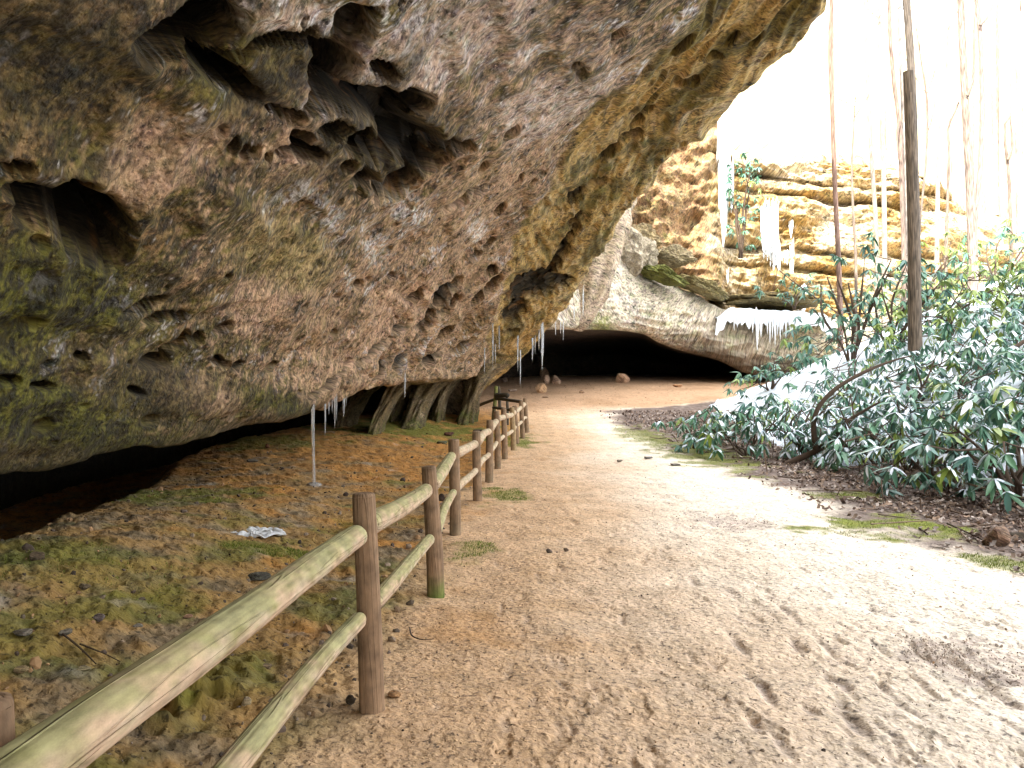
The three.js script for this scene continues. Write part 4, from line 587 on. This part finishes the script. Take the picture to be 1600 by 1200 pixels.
[[809, 524, 578, 3.4], [813, 548, 602, 2.6], [832, 534, 563, 3], [836, 528, 551, 2.6], [842, 522, 546, 2.6], [847, 514, 576, 5.2], [849, 514, 556, 2.6], [868, 512, 523, 2.2], [876, 511, 522, 2], [880, 512, 531, 2.4], [911, 462, 494, 3.4], [897, 492, 504, 2]].forEach(([x, a, b, w], i) => icicle(x, a, b, w, null, ['slim icicle crossing from rock to sand above the tall post', 'lowest hanging slim icicle above the tall post', 'thin icicle left of the thickest at the cave mouth', 'short icicle second left of the thickest at the cave mouth', 'short icicle touching the thickest at the cave mouth', 'thickest longest icicle against the black cave mouth', 'thin icicle just right of the thickest at the cave mouth', 'tiny icicle on the flat cave ceiling edge', 'tiny middle icicle on the flat cave ceiling edge', 'longest of three small icicles on the flat cave ceiling edge', 'icicle high on the rock left of the pale slab', 'tiny icicle above the green stained cave ceiling'][i], null, { D: i < 7 ? 24.5 : 28.5, tol: 2, up: .12 }));
// the big ones on the far wall
icicle(1131, 178, 380, 24, 38.6, 'huge white icicle hanging beside the far wall', null, { geo: icicleGeo(1, 1, 9), mat: M.whiteIce, up: .6 });
icicle(1143, 265, 330, 9, 38.9, 'slimmer white icicle fused to the right of the huge one', null, { mat: M.whiteIce });
{
  const fall = base('frozen_fall', at(1204, 412, 42)); tag(fall, 'frozen white waterfall over a golden ledge of the far wall', 'frozen waterfall');
  const q = mulberry(8); for (let i = 0; i < 16; i++) { const len = rr(q, 1.7, 2.3) * (i > 7 ? 1.25 : 1), m = mesh('ice_strand', iceProto[i % 4], M.whiteIce, fall); m.position.set(-.42 + i * .05, 2.55 - .015 * i, rr(q, -.15, .1)); m.scale.set(rr(q, .10, .17), len, .16); }
  const k = icicle(1217, 396, 446, 6, null, 'white icicle hanging below the frozen waterfall', null, { far: true, D: 42, tol: 6, mat: M.whiteIce });
  icicle(1236, 348, 372, 7, null, 'short icicle high on the ledge right of the frozen waterfall', null, { far: true, D: 42, tol: 6, mat: M.whiteIce });
  icicle(1237, 392, 442, 8, null, 'white icicle under the ledge right of the frozen waterfall', null, { far: true, D: 42, tol: 6, mat: M.whiteIce });
  [1222, 1226, 1230].forEach((x, i) => icicle(x, 398, 408 + i * 3, 2.4, 41.6, ['tiny icicle between the two white ones, nearest the waterfall', 'tiny icicle midway between the two white ones below the waterfall', 'tiny icicle between the two white ones, farthest from the waterfall'][i], null, { mat: M.whiteIce }));
  icicle(1255, 462, 494, 13, null, 'stout white icicle standing over the snowy ledge', null, { far: true, D: 42, tol: 6, mat: M.whiteIce, up: .1 });
  icicle(1247, 466, 486, 4, null, 'thin icicle left of the stout one over the snowy ledge', null, { far: true, D: 42, tol: 6, mat: M.whiteIce });
  icicle(1137, 425, 442, 4, null, 'small icicle below the huge one on the dark far ledge', null, { far: true, D: 42, tol: 6, mat: M.whiteIce });
}
{
  // snow and ice cap on the ledge, with its fringe
  const cap = mesh('ledge_snow', (() => { const nu = 70, nv = 18, P = new Float32Array(nu * nv * 3), U = new Float32Array(nu * nv * 2); for (let j = 0; j < nv; j++) for (let i = 0; i < nu; i++) { const px = 1118 + i / (nu - 1) * 182, t = j / (nv - 1), D = mix(36.9, 41.2, t * .9), edge = ss(0, .12, i / (nu - 1)) * ss(1, .9, i / (nu - 1)), n = fbm(px * .05, t * 2, 3, 3); const front = t < .22 ? (t / .22) : 1; const yTop = EYE - (484 + .05 * (px - 1130) - 600) * 38.5 / F + .25 * n * edge + .18 * t; const p = at(px, 600, D), k = j * nu + i; P[k * 3] = p.x; P[k * 3 + 1] = yTop - (1 - Math.pow(front, .5)) * (.75 + .5 * noise(px * .12, 1, 2)) - (1 - edge) * .5; P[k * 3 + 2] = -(t < .22 ? 36.95 + .15 * n + .3 * front * front : D); U[k * 2] = p.x / 1.5; U[k * 2 + 1] = t * 3; } return gridGeometry(P, U, null, nu, nv); })(), M.snow);
  tag(cap, 'white cap of snow and ice on the long ledge right of the cave mouth', 'snow cap');
  [[1147, 494, 516, 3], [1152, 496, 512, 2.4], [1158, 498, 510, 2], [1176, 500, 520, 4], [1183, 502, 546, 6], [1189, 504, 526, 5], [1199, 504, 522, 2.4], [1203, 504, 536, 3.4], [1207, 504, 528, 2.8], [1211, 504, 542, 3.6], [1215, 504, 524, 2.4], [1219, 504, 532, 2.8], [1223, 504, 520, 2.2], [1228, 504, 527, 3], [1236, 502, 520, 9], [1243, 504, 518, 3], [1250, 504, 515, 3]].forEach(([x, a, b, w], i) => icicle(x, a, b, w, 36.9, 'icicle in the fringe hanging below the snowy ledge', 'icicles fringing the snowy ledge', { mat: M.whiteIce, up: .06 }));
}

// ------------------------------------------------------------------ rhododendron bushes
function leafGeo(bow = .16, wide = .125, curl = .34) { // long oval leaf, folded along its midrib and bowed; base at the origin, tip along +x, 1 m long
  const P = [], I = [], n = 6; for (let i = 0; i <= n; i++) { const t = i / n, w = wide * Math.pow(Math.sin(Math.PI * Math.pow(t, .8) * .97 + .02), .75), y = -bow * t * t; P.push(t, y, 0, t, y + w * curl, w, t, y + w * curl, -w); }
  for (let i = 0; i < n; i++) { const a = i * 3, b = a + 3; I.push(a, a + 1, b, b, a + 1, b + 1, a, b, a + 2, a + 2, b, b + 2); }
  const g = new THREE.BufferGeometry(); g.setAttribute('position', new THREE.Float32BufferAttribute(P, 3)); g.setIndex(I); g.computeVertexNormals(); return g;
}
const leafG = leafGeo(), leafG2 = leafGeo(.42, .10, -.5), leafG3 = leafGeo(.05, .15, .15);
const leafMats = [[.07, .18, .125], [.10, .235, .14], [.085, .195, .17], [.20, .28, .06]].map(c => { const m = M.leaf.clone(); m.color.setRGB(...c); return m; });  // last tone is yellower and brighter: sunlight put into the leaf colour
const bushSeed = mulberry(99);
let leafParts = 0;
function bush(name, label, foot, opt) {
  const r = mulberry(opt.seed), { h, w, whorls, leaf, parts = 0, droop = .5, group, tint = 1, snow = 0, stems = 6 } = opt, b = base(name, foot); tag(b, label, opt.category ?? 'bush', group);
  const tipList = [], stemG = [], N = Math.round(whorls * (opt.fill ?? .78)), lx = opt.lean?.[0] ?? 0, lz = opt.lean?.[1] ?? 0, rise = (x, z) => opt.category ? 0 : ground(foot.x + x, -(foot.z + z)) - foot.y;
  const curves = [];
  for (let s = 0; s < stems; s++) {
    const a = s / stems * 6.283 + r() * .9, R = w * rr(r, .35, .9), tx = Math.cos(a) * R + lx, tz = Math.sin(a) * R + lz, top = new THREE.Vector3(tx, rise(tx, tz) + h * rr(r, .45, .85), tz), mid = top.clone().multiplyScalar(.5).add(new THREE.Vector3(rr(r, -.2, .2) * w, rr(r, -.05, .15) * h, rr(r, -.2, .2) * w));
    const st = [new THREE.Vector3(rr(r, -.1, .1), -.1, rr(r, -.1, .1)), mid.clone().multiplyScalar(.45).add(new THREE.Vector3(rr(r, -.1, .1), 0, rr(r, -.1, .1))), mid, top]; stemG.push(tube(st, [.022 * Math.min(h, 2), .017 * Math.min(h, 2), .012 * h, .005 * h], 5)); curves.push(new THREE.CatmullRomCurve3(st));
  }
  for (let k = 0; k < N; k++) { // leaf whorls fill a low mound that follows the bank
    const a = r() * 6.283, R = Math.sqrt(r()), x = Math.cos(a) * R * w * 1.15 + lx, z = Math.sin(a) * R * w * 1.15 + lz, hh = h * (1 - (opt.category ? .15 : .55) * R * R), e = new THREE.Vector3(x, rise(x, z) + .10 + hh * (opt.open ? Math.pow(r(), .7) : Math.pow(r(), .62)), z); tipList.push(e);
    if (k % 3 === 0) { const c = curves[Math.floor(r() * stems)]; let best = null, bd = 1e9; for (const cc of curves) for (const t of [.4, .6, .8, 1]) { const p = cc.getPointAt(t), d = p.distanceTo(e) + (p.y > e.y ? .3 : 0); if (d < bd) { bd = d; best = p; } } stemG.push(tube([best, best.clone().lerp(e, .5).add(new THREE.Vector3(0, -.04, 0)), e], [.009, .007, .004].map(q => q * Math.min(2, Math.max(1, h))), 4)); }
  }
  mesh('stems', mergeGeometries(stemG), M.twig, b);
  const toCam = p => foot.distanceTo(camera.position), mats = [], m4 = new THREE.Matrix4(), insts = leafMats.flatMap(() => [[], [], []]);
  tipList.sort((p, q) => (p.z - q.z) * -1);
  let used_ = 0; const frost = [];
  for (const e of tipList) {
    const n = 7 + Math.floor(r() * 5), ph = r() * 6, tilt = new THREE.Quaternion().setFromEuler(new THREE.Euler(rr(r, -.45, .45), 0, rr(r, -.45, .45))), mi = opt.yellow && r() < .6 ? 3 : Math.floor(Math.pow(r(), 2) * 3.6);
    for (let k = 0; k < n; k++) {
      const L = leaf * rr(r, .5, 1.2), q = new THREE.Quaternion().setFromEuler(new THREE.Euler(rr(r, -.35, .35), ph + k * 6.283 / n + rr(r, -.25, .25), -droop * rr(r, .4, 2.0), 'YZX')).premultiply(tilt), mm = new THREE.Matrix4().compose(e, q, new THREE.Vector3(L, L, L * rr(r, .85, 1.15)));
      const mat = clamp(mi + (r() < .18 ? 1 : 0), 0, 3), gi = r() < .5 ? 0 : r() < .6 ? 1 : 2;
      if (r() < snow * .8) { const f = mm.clone(); f.elements[13] += .008; f.scale(new THREE.Vector3(.86, 1, .9)); frost.push(f); }
      if (used_ < parts) { const m = mesh('leaf', [leafG, leafG2, leafG3][gi], leafMats[mat], b); m.applyMatrix4(mm); used_++; } else insts[mat * 3 + gi].push(mm);
    }
  }
  insts.forEach((L, i) => { if (!L.length) return; const im = new THREE.InstancedMesh([leafG, leafG2, leafG3][i % 3], leafMats[Math.floor(i / 3)], L.length); L.forEach((m, k) => im.setMatrixAt(k, m)); im.name = 'foliage'; im.userData.kind = 'stuff'; im.castShadow = im.receiveShadow = true; b.add(im); });
  if (snow && frost.length) { const im = new THREE.InstancedMesh(leafG, M.snow, frost.length); frost.forEach((m, k) => im.setMatrixAt(k, m)); im.name = 'snow_dusting'; im.userData.kind = 'stuff'; im.castShadow = im.receiveShadow = true; b.add(im); }
  return b;
}
const foot = (px, D) => { const x = (px - 800) * D / F; return new THREE.Vector3(x, ground(x, D), -D); };
const rhod = 'rhododendron_bush';
bush(rhod, 'low rhododendron at the far tip of the thicket, nearest the cave floor', foot(1085, 18.5), { seed: 1, h: 1.0, w: .9, whorls: 46, leaf: .26, parts: 90, snow: .2, stems: 7 });
bush(rhod, 'bushy rhododendron between the far tip and the bent brown branch', foot(1165, 17.2), { seed: 2, h: 1.3, w: 1.15, whorls: 80, leaf: .26, parts: 120, snow: .35, stems: 8 });
bush(rhod, 'rhododendron directly behind the bent brown branch', foot(1262, 17), { seed: 3, fill: .62, h: 1.6, w: 1.3, whorls: 80, leaf: .27, parts: 120, snow: .5, stems: 8 });
bush(rhod, 'rhododendron with drooping leaves just right of the bent branch', foot(1375, 14.6), { seed: 4, fill: .62, h: 1.6, w: 1.2, whorls: 80, leaf: .27, parts: 150, snow: .5, stems: 7 });
bush(rhod, 'large leaved rhododendron overhanging the dark litter', foot(1475, 11.6), { seed: 5, h: 1.35, w: 1.05, whorls: 80, leaf: .27, parts: 220, snow: .35, stems: 8 });
bush(rhod, 'closest big rhododendron at the right edge above the brown rock', foot(1590, 10.4), { seed: 6, h: 1.6, w: 1.15, whorls: 110, leaf: .27, parts: 260, snow: .3, stems: 9 });
bush(rhod, 'rhododendron on the snowy bank above the closest one', foot(1570, 14), { seed: 7, fill: .62, h: 1.1, w: 1.4, whorls: 90, leaf: .27, parts: 80, snow: .5, stems: 8 });
bush(rhod, 'rhododendron in front of the foot of the broken trunk', foot(1430, 17.2), { seed: 8, fill: .62, h: 1.7, w: 1.5, whorls: 90, leaf: .28, parts: 60, snow: .5, stems: 8 });
bush(rhod, 'snow dusted rhododendron on the crest left of the broken trunk', foot(1330, 21.5), { seed: 9, fill: .62, h: 1.3, w: 1.3, whorls: 60, leaf: .28, snow: .6, stems: 8 });
bush(rhod, 'dark rhododendron on the snow edge beside the black cave mouth', foot(1205, 27.5), { seed: 10, h: 1.7, w: 1.3, whorls: 60, leaf: .30, stems: 7 });
bush(rhod, 'tall sparse rhododendron standing against the golden ledges', foot(1330, 25), { seed: 11, h: 4.1, w: 1.8, whorls: 80, leaf: .34, stems: 8 });
bush(rhod, 'tall rhododendron right behind the broken trunk', foot(1395, 24), { seed: 12, h: 3.0, w: 1.8, whorls: 100, leaf: .32, stems: 9 });
bush(rhod, 'sunlit rhododendron right of the broken trunk', foot(1480, 22), { seed: 13, yellow: true, h: 1.9, w: 1.9, whorls: 120, leaf: .30, stems: 9 });
bush(rhod, 'tall sunlit rhododendron at the upper right edge', foot(1580, 21), { seed: 14, yellow: true, h: 1.3, w: 1.8, whorls: 110, leaf: .30, stems: 9 });
bush(rhod, 'rhododendron on the upper bank below the sunlit ones', foot(1540, 17.6), { seed: 15, h: 1.3, w: 1.6, whorls: 90, leaf: .29, snow: .3, stems: 8 });
bush(rhod, 'rhododendron in the snow left of the broken trunk foot', foot(1350, 18.8), { seed: 16, fill: .62, h: 1.4, w: 1.4, whorls: 70, leaf: .28, snow: .6, stems: 7 });
bush(rhod, 'rhododendron beyond the right edge of the thicket', foot(1690, 12), { seed: 17, h: 1.8, w: 1.5, whorls: 90, leaf: .27, snow: .3, stems: 8 });
bush(rhod, 'far rhododendron at the foot of the thin pale trunks', foot(1440, 31), { seed: 18, yellow: true, h: 3.2, w: 2.2, whorls: 80, leaf: .34, stems: 8 });
bush(rhod, 'low rhododendron spreading over the snow below the bent branch fork', foot(1335, 15.6), { seed: 31, fill: .62, h: 1.0, w: 1.3, whorls: 70, leaf: .27, snow: .6, stems: 7 });
bush(rhod, 'rhododendron half buried in snow between fork and dark litter', foot(1420, 13.4), { seed: 32, fill: .62, h: 1.1, w: 1.2, whorls: 70, leaf: .27, parts: 90, snow: .5, stems: 7 });
bush(rhod, 'rhododendron on the bank behind the far tip of the thicket', foot(1215, 20), { seed: 33, h: .9, w: 1.4, whorls: 50, leaf: .28, snow: .5, stems: 7 });
bush(rhod, 'rhododendron on the snowy bank at the right, above the dark branch', foot(1600, 16.5), { seed: 34, h: 1.1, w: 1.6, whorls: 90, leaf: .28, snow: .4, stems: 8 });
bush(rhod, 'rhododendron in deep snow right of the broken trunk foot', foot(1490, 15.4), { seed: 35, fill: .62, h: 1.2, w: 1.5, whorls: 80, leaf: .28, snow: .6, stems: 8 });
bush(rhod, 'pale sunlit shrub on the hillside right of the sturdy grey trunk', foot(1560, 29), { seed: 36, yellow: true, h: 2.4, w: 2.6, whorls: 90, leaf: .32, stems: 8 });
bush(rhod, 'pale sunlit shrub high on the hillside at the right edge', foot(1600, 36), { seed: 37, yellow: true, h: 2.2, w: 3, whorls: 80, leaf: .36, stems: 8 });
bush(rhod, 'pale sunlit shrub on the hillside left of the sturdy grey trunk', foot(1490, 37), { seed: 38, yellow: true, h: 2.0, w: 2.6, whorls: 70, leaf: .36, stems: 8 });
bush('wall_shrub', 'small green shrub growing up the far wall beside the huge icicle', at(1158, 400, 38), { seed: 19, h: 5.0, w: .75, whorls: 95, leaf: .30, stems: 6, category: 'shrub' });
bush('wall_shrub', 'wispy green shrub on the ledge below the frozen waterfall', at(1240, 480, 37), { seed: 20, h: 1.6, w: 1.5, whorls: 34, leaf: .34, stems: 5, category: 'shrub' });
// the bare bent branch leaning out of the thicket, and sticks below it
function branch(name, label, cat, list, mat = M.twig) { const o = list[0][0][0].clone(), g = list.map(([p, r]) => tube(p.map(v => v.clone().sub(o)), r, 7)); const m = mesh(name, mergeGeometries(g), mat); m.position.copy(o); return tag(m, label, cat); }
const seq = (a, D0, D1) => a.map(([x, y], i) => at(x, y, mix(D0, D1, i / (a.length - 1))));
branch('bent_branch', 'bent brown branch rising from the litter and forking through the bushes', 'branch', [[[...seq([[1222, 728], [1275, 704], [1302, 685], [1322, 660], [1350, 642], [1375, 628]], 15.6, 14.6)], [.07, .065, .055, .045, .03, .02]], [seq([[1275, 702], [1271, 665], [1277, 640], [1300, 612], [1345, 584], [1400, 562], [1425, 556]], 15.3, 14.8), [.06, .05, .045, .04, .035, .025, .012]], [seq([[1310, 685], [1335, 712], [1352, 722]], 15, 14.6), [.045, .05, .03]]]);
branch('dead_stick', 'pale dead stick sticking out low under the closest bush', 'stick', [[seq([[1500, 752], [1545, 765], [1600, 778]], 10.6, 9.8), [.014, .013, .012]]], std({ color: new THREE.Color().setRGB(.24, .17, .12), roughness: .9 }));
branch('dead_stick', 'thin pale stick curving through the snow right of the bent branch', 'stick', [[seq([[1320, 690], [1370, 678], [1395, 692]], 14.2, 14), [.02, .016, .01]]], std({ color: new THREE.Color().setRGB(.26, .19, .14), roughness: .9 }));
branch('fallen_branch', 'dark branch slanting across the upper snow bank', 'branch', [[seq([[1500, 600], [1560, 560], [1620, 520]], 15.5, 15.5), [.05, .045, .04]]]);
branch('hanging_branch', 'thin dark branch arching in front of the far ledges', 'branch', [[seq([[1310, 490], [1260, 455], [1215, 420], [1185, 385]], 30, 32), [.03, .025, .018, .008]], [seq([[1215, 420], [1205, 470]], 31.5, 31.5), [.016, .006]]]);
{ const tw = groundPoint(120, 1000); branch('twig', 'thin dark twig on the mossy earth under the cliff', 'twig', [[[groundPoint(98, 996, .02), groundPoint(125, 1020, .025), groundPoint(150, 1045, .02)], [.006, .005, .003]], [[groundPoint(125, 1014, .02), groundPoint(165, 1030, .02), groundPoint(188, 1040, .02)], [.005, .004, .002]]]);
  branch('root', 'thin curved root lying on the sand between first and second post', 'root', [[[groundPoint(640, 985, .015), groundPoint(645, 1000, .02), groundPoint(660, 1005, .02), groundPoint(678, 1002, .015)], [.004, .005, .004, .002]]]); }

// ------------------------------------------------------------------ bare trees
function tree(label, pxs, D, w0, w1, opt = {}) {
  // pxs: points up the trunk as seen along its height
  const f = at(pxs[0][0], pxs[0][1], D), g = ground(f.x, D); const pp = pxs.map(([x, y], i) => at(x, y, D)); if (pp[0].y > g) pp.unshift(new THREE.Vector3(pp[0].x, g - .3, -D));
  const o = new THREE.Vector3(pp[0].x, g, -D), b = base(opt.name ?? 'bare_tree', o); tag(b, label, 'tree', opt.group);
  const last = pp[pp.length - 1].clone(), prev = pp[pp.length - 2], dir = last.clone().sub(prev).normalize(); if (!opt.broken) { pp.push(last.clone().addScaledVector(dir, opt.extra ?? 6)); }
  pp.forEach(p => p.sub(o)); const s = D / F / 2, c0 = opt.colour ?? [.26, .20, .165], col = v => mix3(c0.map(q => q * .75), c0.map(q => q * .38), ss(-.1, .35, fbm(v.x * 3, v.y * 2, v.z * 3 + D, 3))).map(q => q / .62);
  const rad = pp.map((_, i) => { const t = i / (pp.length - 1); return mix(w0 * s, w1 * s, t) * (i === 0 ? 1.15 : 1); }); if (!opt.broken) rad[rad.length - 1] *= .5;
  mesh('trunk', tube(pp, rad, 12, col, .4), M.bark, b);
  const lg = []; const r = mulberry(Math.round(D * 10 + pxs[0][0])); for (const lim of opt.limbs ?? []) lg.push(tube(lim.map(([x, y]) => at(x, y, D - .2).sub(o)), lim.map((_, i) => s * mix(lim.w ?? 5, 1.4, i / (lim.length - 1))), 7, col, .4));
  if (!opt.broken) { const c = new THREE.CatmullRomCurve3(pp); for (let i = 0; i < (opt.twigs ?? 5); i++) { const p = c.getPointAt(rr(r, .62, .98)), a = r() * 6.28, L = rr(r, .8, 2.4); lg.push(tube([p, p.clone().add(new THREE.Vector3(Math.cos(a) * L * .5, L * .35, Math.sin(a) * L * .5)), p.clone().add(new THREE.Vector3(Math.cos(a) * L, L * .9, Math.sin(a) * L))], [w1 * s * .4, w1 * s * .3, w1 * s * .1], 5, col, .4)); } }
  lg.forEach(g => mesh('limb', g, M.bark, b));
  return b;
}
tree('thick dark broken trunk standing behind the snowy bushes', [[1430, 548], [1429, 480], [1428, 380], [1424, 240], [1419, 112]], 20, 21, 15, { broken: true, colour: [.15, .115, .085], name: 'broken_tree' });
tree('dark thin trunk rising just behind the top of the broken trunk', [[1432, 420], [1428, 240], [1424, 110], [1416, 0]], 23, 14, 9, { colour: [.12, .10, .085] });
tree('slim wavy trunk in front of the golden ledges', [[1313, 500], [1310, 400], [1305, 300], [1300, 160], [1297, 90], [1299, 0]], 29, 8.5, 4.5, { colour: [.30, .19, .15] });
tree('short crooked sapling on the golden ledges', [[1337, 400], [1333, 330], [1331, 260], [1334, 200]], 33, 5.5, 2.5, { extra: 1.5 });
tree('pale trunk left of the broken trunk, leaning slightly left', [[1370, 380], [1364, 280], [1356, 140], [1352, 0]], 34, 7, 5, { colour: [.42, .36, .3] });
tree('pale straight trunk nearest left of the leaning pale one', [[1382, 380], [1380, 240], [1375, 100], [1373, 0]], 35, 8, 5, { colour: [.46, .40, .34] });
tree('crooked brown trunk close left of the broken trunk', [[1412, 400], [1409, 300], [1405, 190], [1398, 140], [1391, 60], [1389, 0]], 30, 7, 5, { colour: [.26, .19, .16], limbs: [[[1405, 190], [1402, 210], [1404, 250]]] });
tree('speckled pale trunk directly behind the broken trunk', [[1418, 380], [1412, 200], [1407, 80], [1405, 0]], 37, 7, 5, { colour: [.46, .40, .36] });
tree('thin pale pole leaning right of the broken trunk', [[1437, 360], [1447, 250], [1449, 160], [1440, 100]], 32, 4, 2.5, { extra: 2 });
tree('tall sturdy grey trunk right of the broken trunk', [[1520, 410], [1514, 260], [1507, 140], [1501, 0]], 28, 14, 7, { colour: [.30, .235, .20], limbs: [[[1512, 150], [1521, 120], [1522, 50], [1525, 0]]] });
tree('double trunk sweeping up beside the sturdy grey one', [[1524, 340], [1532, 260], [1535, 170], [1532, 60], [1526, 0]], 28.4, 8, 5, { colour: [.32, .25, .22], limbs: [[[1532, 40], [1545, 22], [1554, 0]]] });
tree('dead snag with a bent broken top on the hillside', [[1478, 400], [1481, 300], [1483, 230], [1481, 200], [1490, 180], [1498, 160]], 34, 6, 3, { broken: true });
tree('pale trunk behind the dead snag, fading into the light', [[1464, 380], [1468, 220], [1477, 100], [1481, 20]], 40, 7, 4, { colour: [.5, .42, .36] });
tree('forked stump with a looped top near the right edge', [[1580, 370], [1575, 260], [1570, 215], [1572, 185], [1578, 182]], 38, 6, 3.5, { broken: true, limbs: [[[1575, 250], [1582, 225], [1578, 185]]] });
tree('slim trunk at the far right of the hillside', [[1592, 380], [1590, 200], [1594, 0]], 44, 7, 4, { colour: [.46, .38, .34] });
{
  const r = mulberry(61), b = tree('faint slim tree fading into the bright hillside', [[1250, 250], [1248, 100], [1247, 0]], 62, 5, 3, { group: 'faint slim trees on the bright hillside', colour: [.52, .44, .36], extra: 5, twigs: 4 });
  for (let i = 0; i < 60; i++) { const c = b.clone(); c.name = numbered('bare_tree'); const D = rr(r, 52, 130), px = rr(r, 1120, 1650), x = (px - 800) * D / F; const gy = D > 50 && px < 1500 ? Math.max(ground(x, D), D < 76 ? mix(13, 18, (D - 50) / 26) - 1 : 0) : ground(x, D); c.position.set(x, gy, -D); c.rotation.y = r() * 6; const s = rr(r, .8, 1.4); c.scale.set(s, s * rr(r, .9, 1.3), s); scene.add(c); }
}
// ------------------------------------------------------------------ litter, moss tufts
{
  const g = new THREE.PlaneGeometry(1, .45, 2, 1); { const p = g.attributes.position; for (let i = 0; i < p.count; i++) p.setZ(i, Math.abs(p.getX(i)) * .4 * (p.getY(i) > 0 ? 1 : .6)); g.rotateX(-Math.PI / 2); g.computeVertexNormals(); }
  const r = mulberry(15), n = 11000, im = new THREE.InstancedMesh(g, M.litter, n), m = new THREE.Matrix4(); let c = 0;
  while (c < n) { const D = 4.5 * Math.pow(6, r()), e = pathRight(D), x = e - .25 + Math.pow(r(), .9) * 4.2; if (snowAt(x, D) > .3 || mossAt(x, D) > .25) continue; if (x < e + .5 && r() < .8) continue; const s = .035 * Math.pow(3, r()); m.compose(new THREE.Vector3(x, ground(x, D) + .045 * fbm(x * .7, D * .7, 1, 3) + .03 * noise(x * 2.1, D * 2.1, 4) + .015 + r() * .02, -D), new THREE.Quaternion().setFromEuler(new THREE.Euler(rr(r, -.6, .6), r() * 6.3, rr(r, -.6, .6))), new THREE.Vector3(s, s, s)); im.setMatrixAt(c, m); const k = rr(r, .5, 1.5), q = r() < .25 ? [.34, .29, .26] : r() < .5 ? [.10, .065, .05] : [.20, .14, .10]; im.setColorAt(c, new THREE.Color().setRGB(q[0] * k, q[1] * k, q[2] * k)); c++; }
  im.name = 'leaf_litter'; im.castShadow = im.receiveShadow = true; scene.add(im); tag(im, 'brown dead leaves littering the strip between sand and bushes', 'leaf litter', null, 'stuff');
}
{
  const g = new THREE.CylinderGeometry(.010, .016, 1, 5); g.rotateZ(Math.PI / 2); const r = mulberry(44), n = 330, im = new THREE.InstancedMesh(g, M.litter, n), m = new THREE.Matrix4();
  for (let c = 0; c < n; c++) { let D, x; if (c < 330) { D = 5 * Math.pow(5, r()); x = pathRight(D) + .3 + r() * 3.6; } else { D = 2 * Math.pow(8, r()); x = fenceX(D) - .2 - r() * 4; } const L = rr(r, .12, c < 330 ? .8 : .35), up = c % 9 === 0 && c < 330; m.compose(new THREE.Vector3(x, groundFine(x, D) + (up ? L * .3 : .02), -D), new THREE.Quaternion().setFromEuler(new THREE.Euler(0, r() * 6.3, up ? rr(r, .9, 1.6) : rr(r, -.12, .12))), new THREE.Vector3(L, rr(r, .4, 1), rr(r, .4, 1))); im.setMatrixAt(c, m); const k = rr(r, .6, 1.5); im.setColorAt(c, new THREE.Color().setRGB(.13 * k, .09 * k, .065 * k)); }
  im.name = 'fallen_twigs'; im.castShadow = im.receiveShadow = true; scene.add(im); tag(im, 'fallen twigs and dead stalks scattered through the brown leaf litter', 'twigs', null, 'stuff');
}
{
  const g = new THREE.ConeGeometry(.16, 1, 3, 1, true); g.translate(0, .5, 0); const r = mulberry(16), n = 16000, im = new THREE.InstancedMesh(g, M.moss, n), m = new THREE.Matrix4(); let c = 0, guard = 0;
  while (c < n && guard++ < 4e5) { const s0 = mossSpots[Math.floor(r() * mossSpots.length)], x = s0.x + rr(r, -1, 1) * s0.rx, D = s0.D + rr(r, -1, 1) * s0.rD; if (mossAt(x, D) < .45 * r() + .2) continue; const s = rr(r, .008, .024) * (1 + D * .03); m.compose(new THREE.Vector3(x, ground(x, D) + .045 * fbm(x * .7, D * .7, 1, 3) + .03 * noise(x * 2.1, D * 2.1, 4) - .004, -D), new THREE.Quaternion().setFromEuler(new THREE.Euler(rr(r, -.5, .5), r() * 6, rr(r, -.5, .5))), new THREE.Vector3(s, s, s)); im.setMatrixAt(c, m); const k = rr(r, .6, 1.4); im.setColorAt(c, new THREE.Color().setRGB(.13 * k, .165 * k, .02 * k)); c++; }
  im.count = c; im.name = 'moss'; im.castShadow = im.receiveShadow = true; scene.add(im); tag(im, 'bright green moss tufts in patches beside the path and bank', 'moss', null, 'stuff');
}
renderer.render(scene, camera);
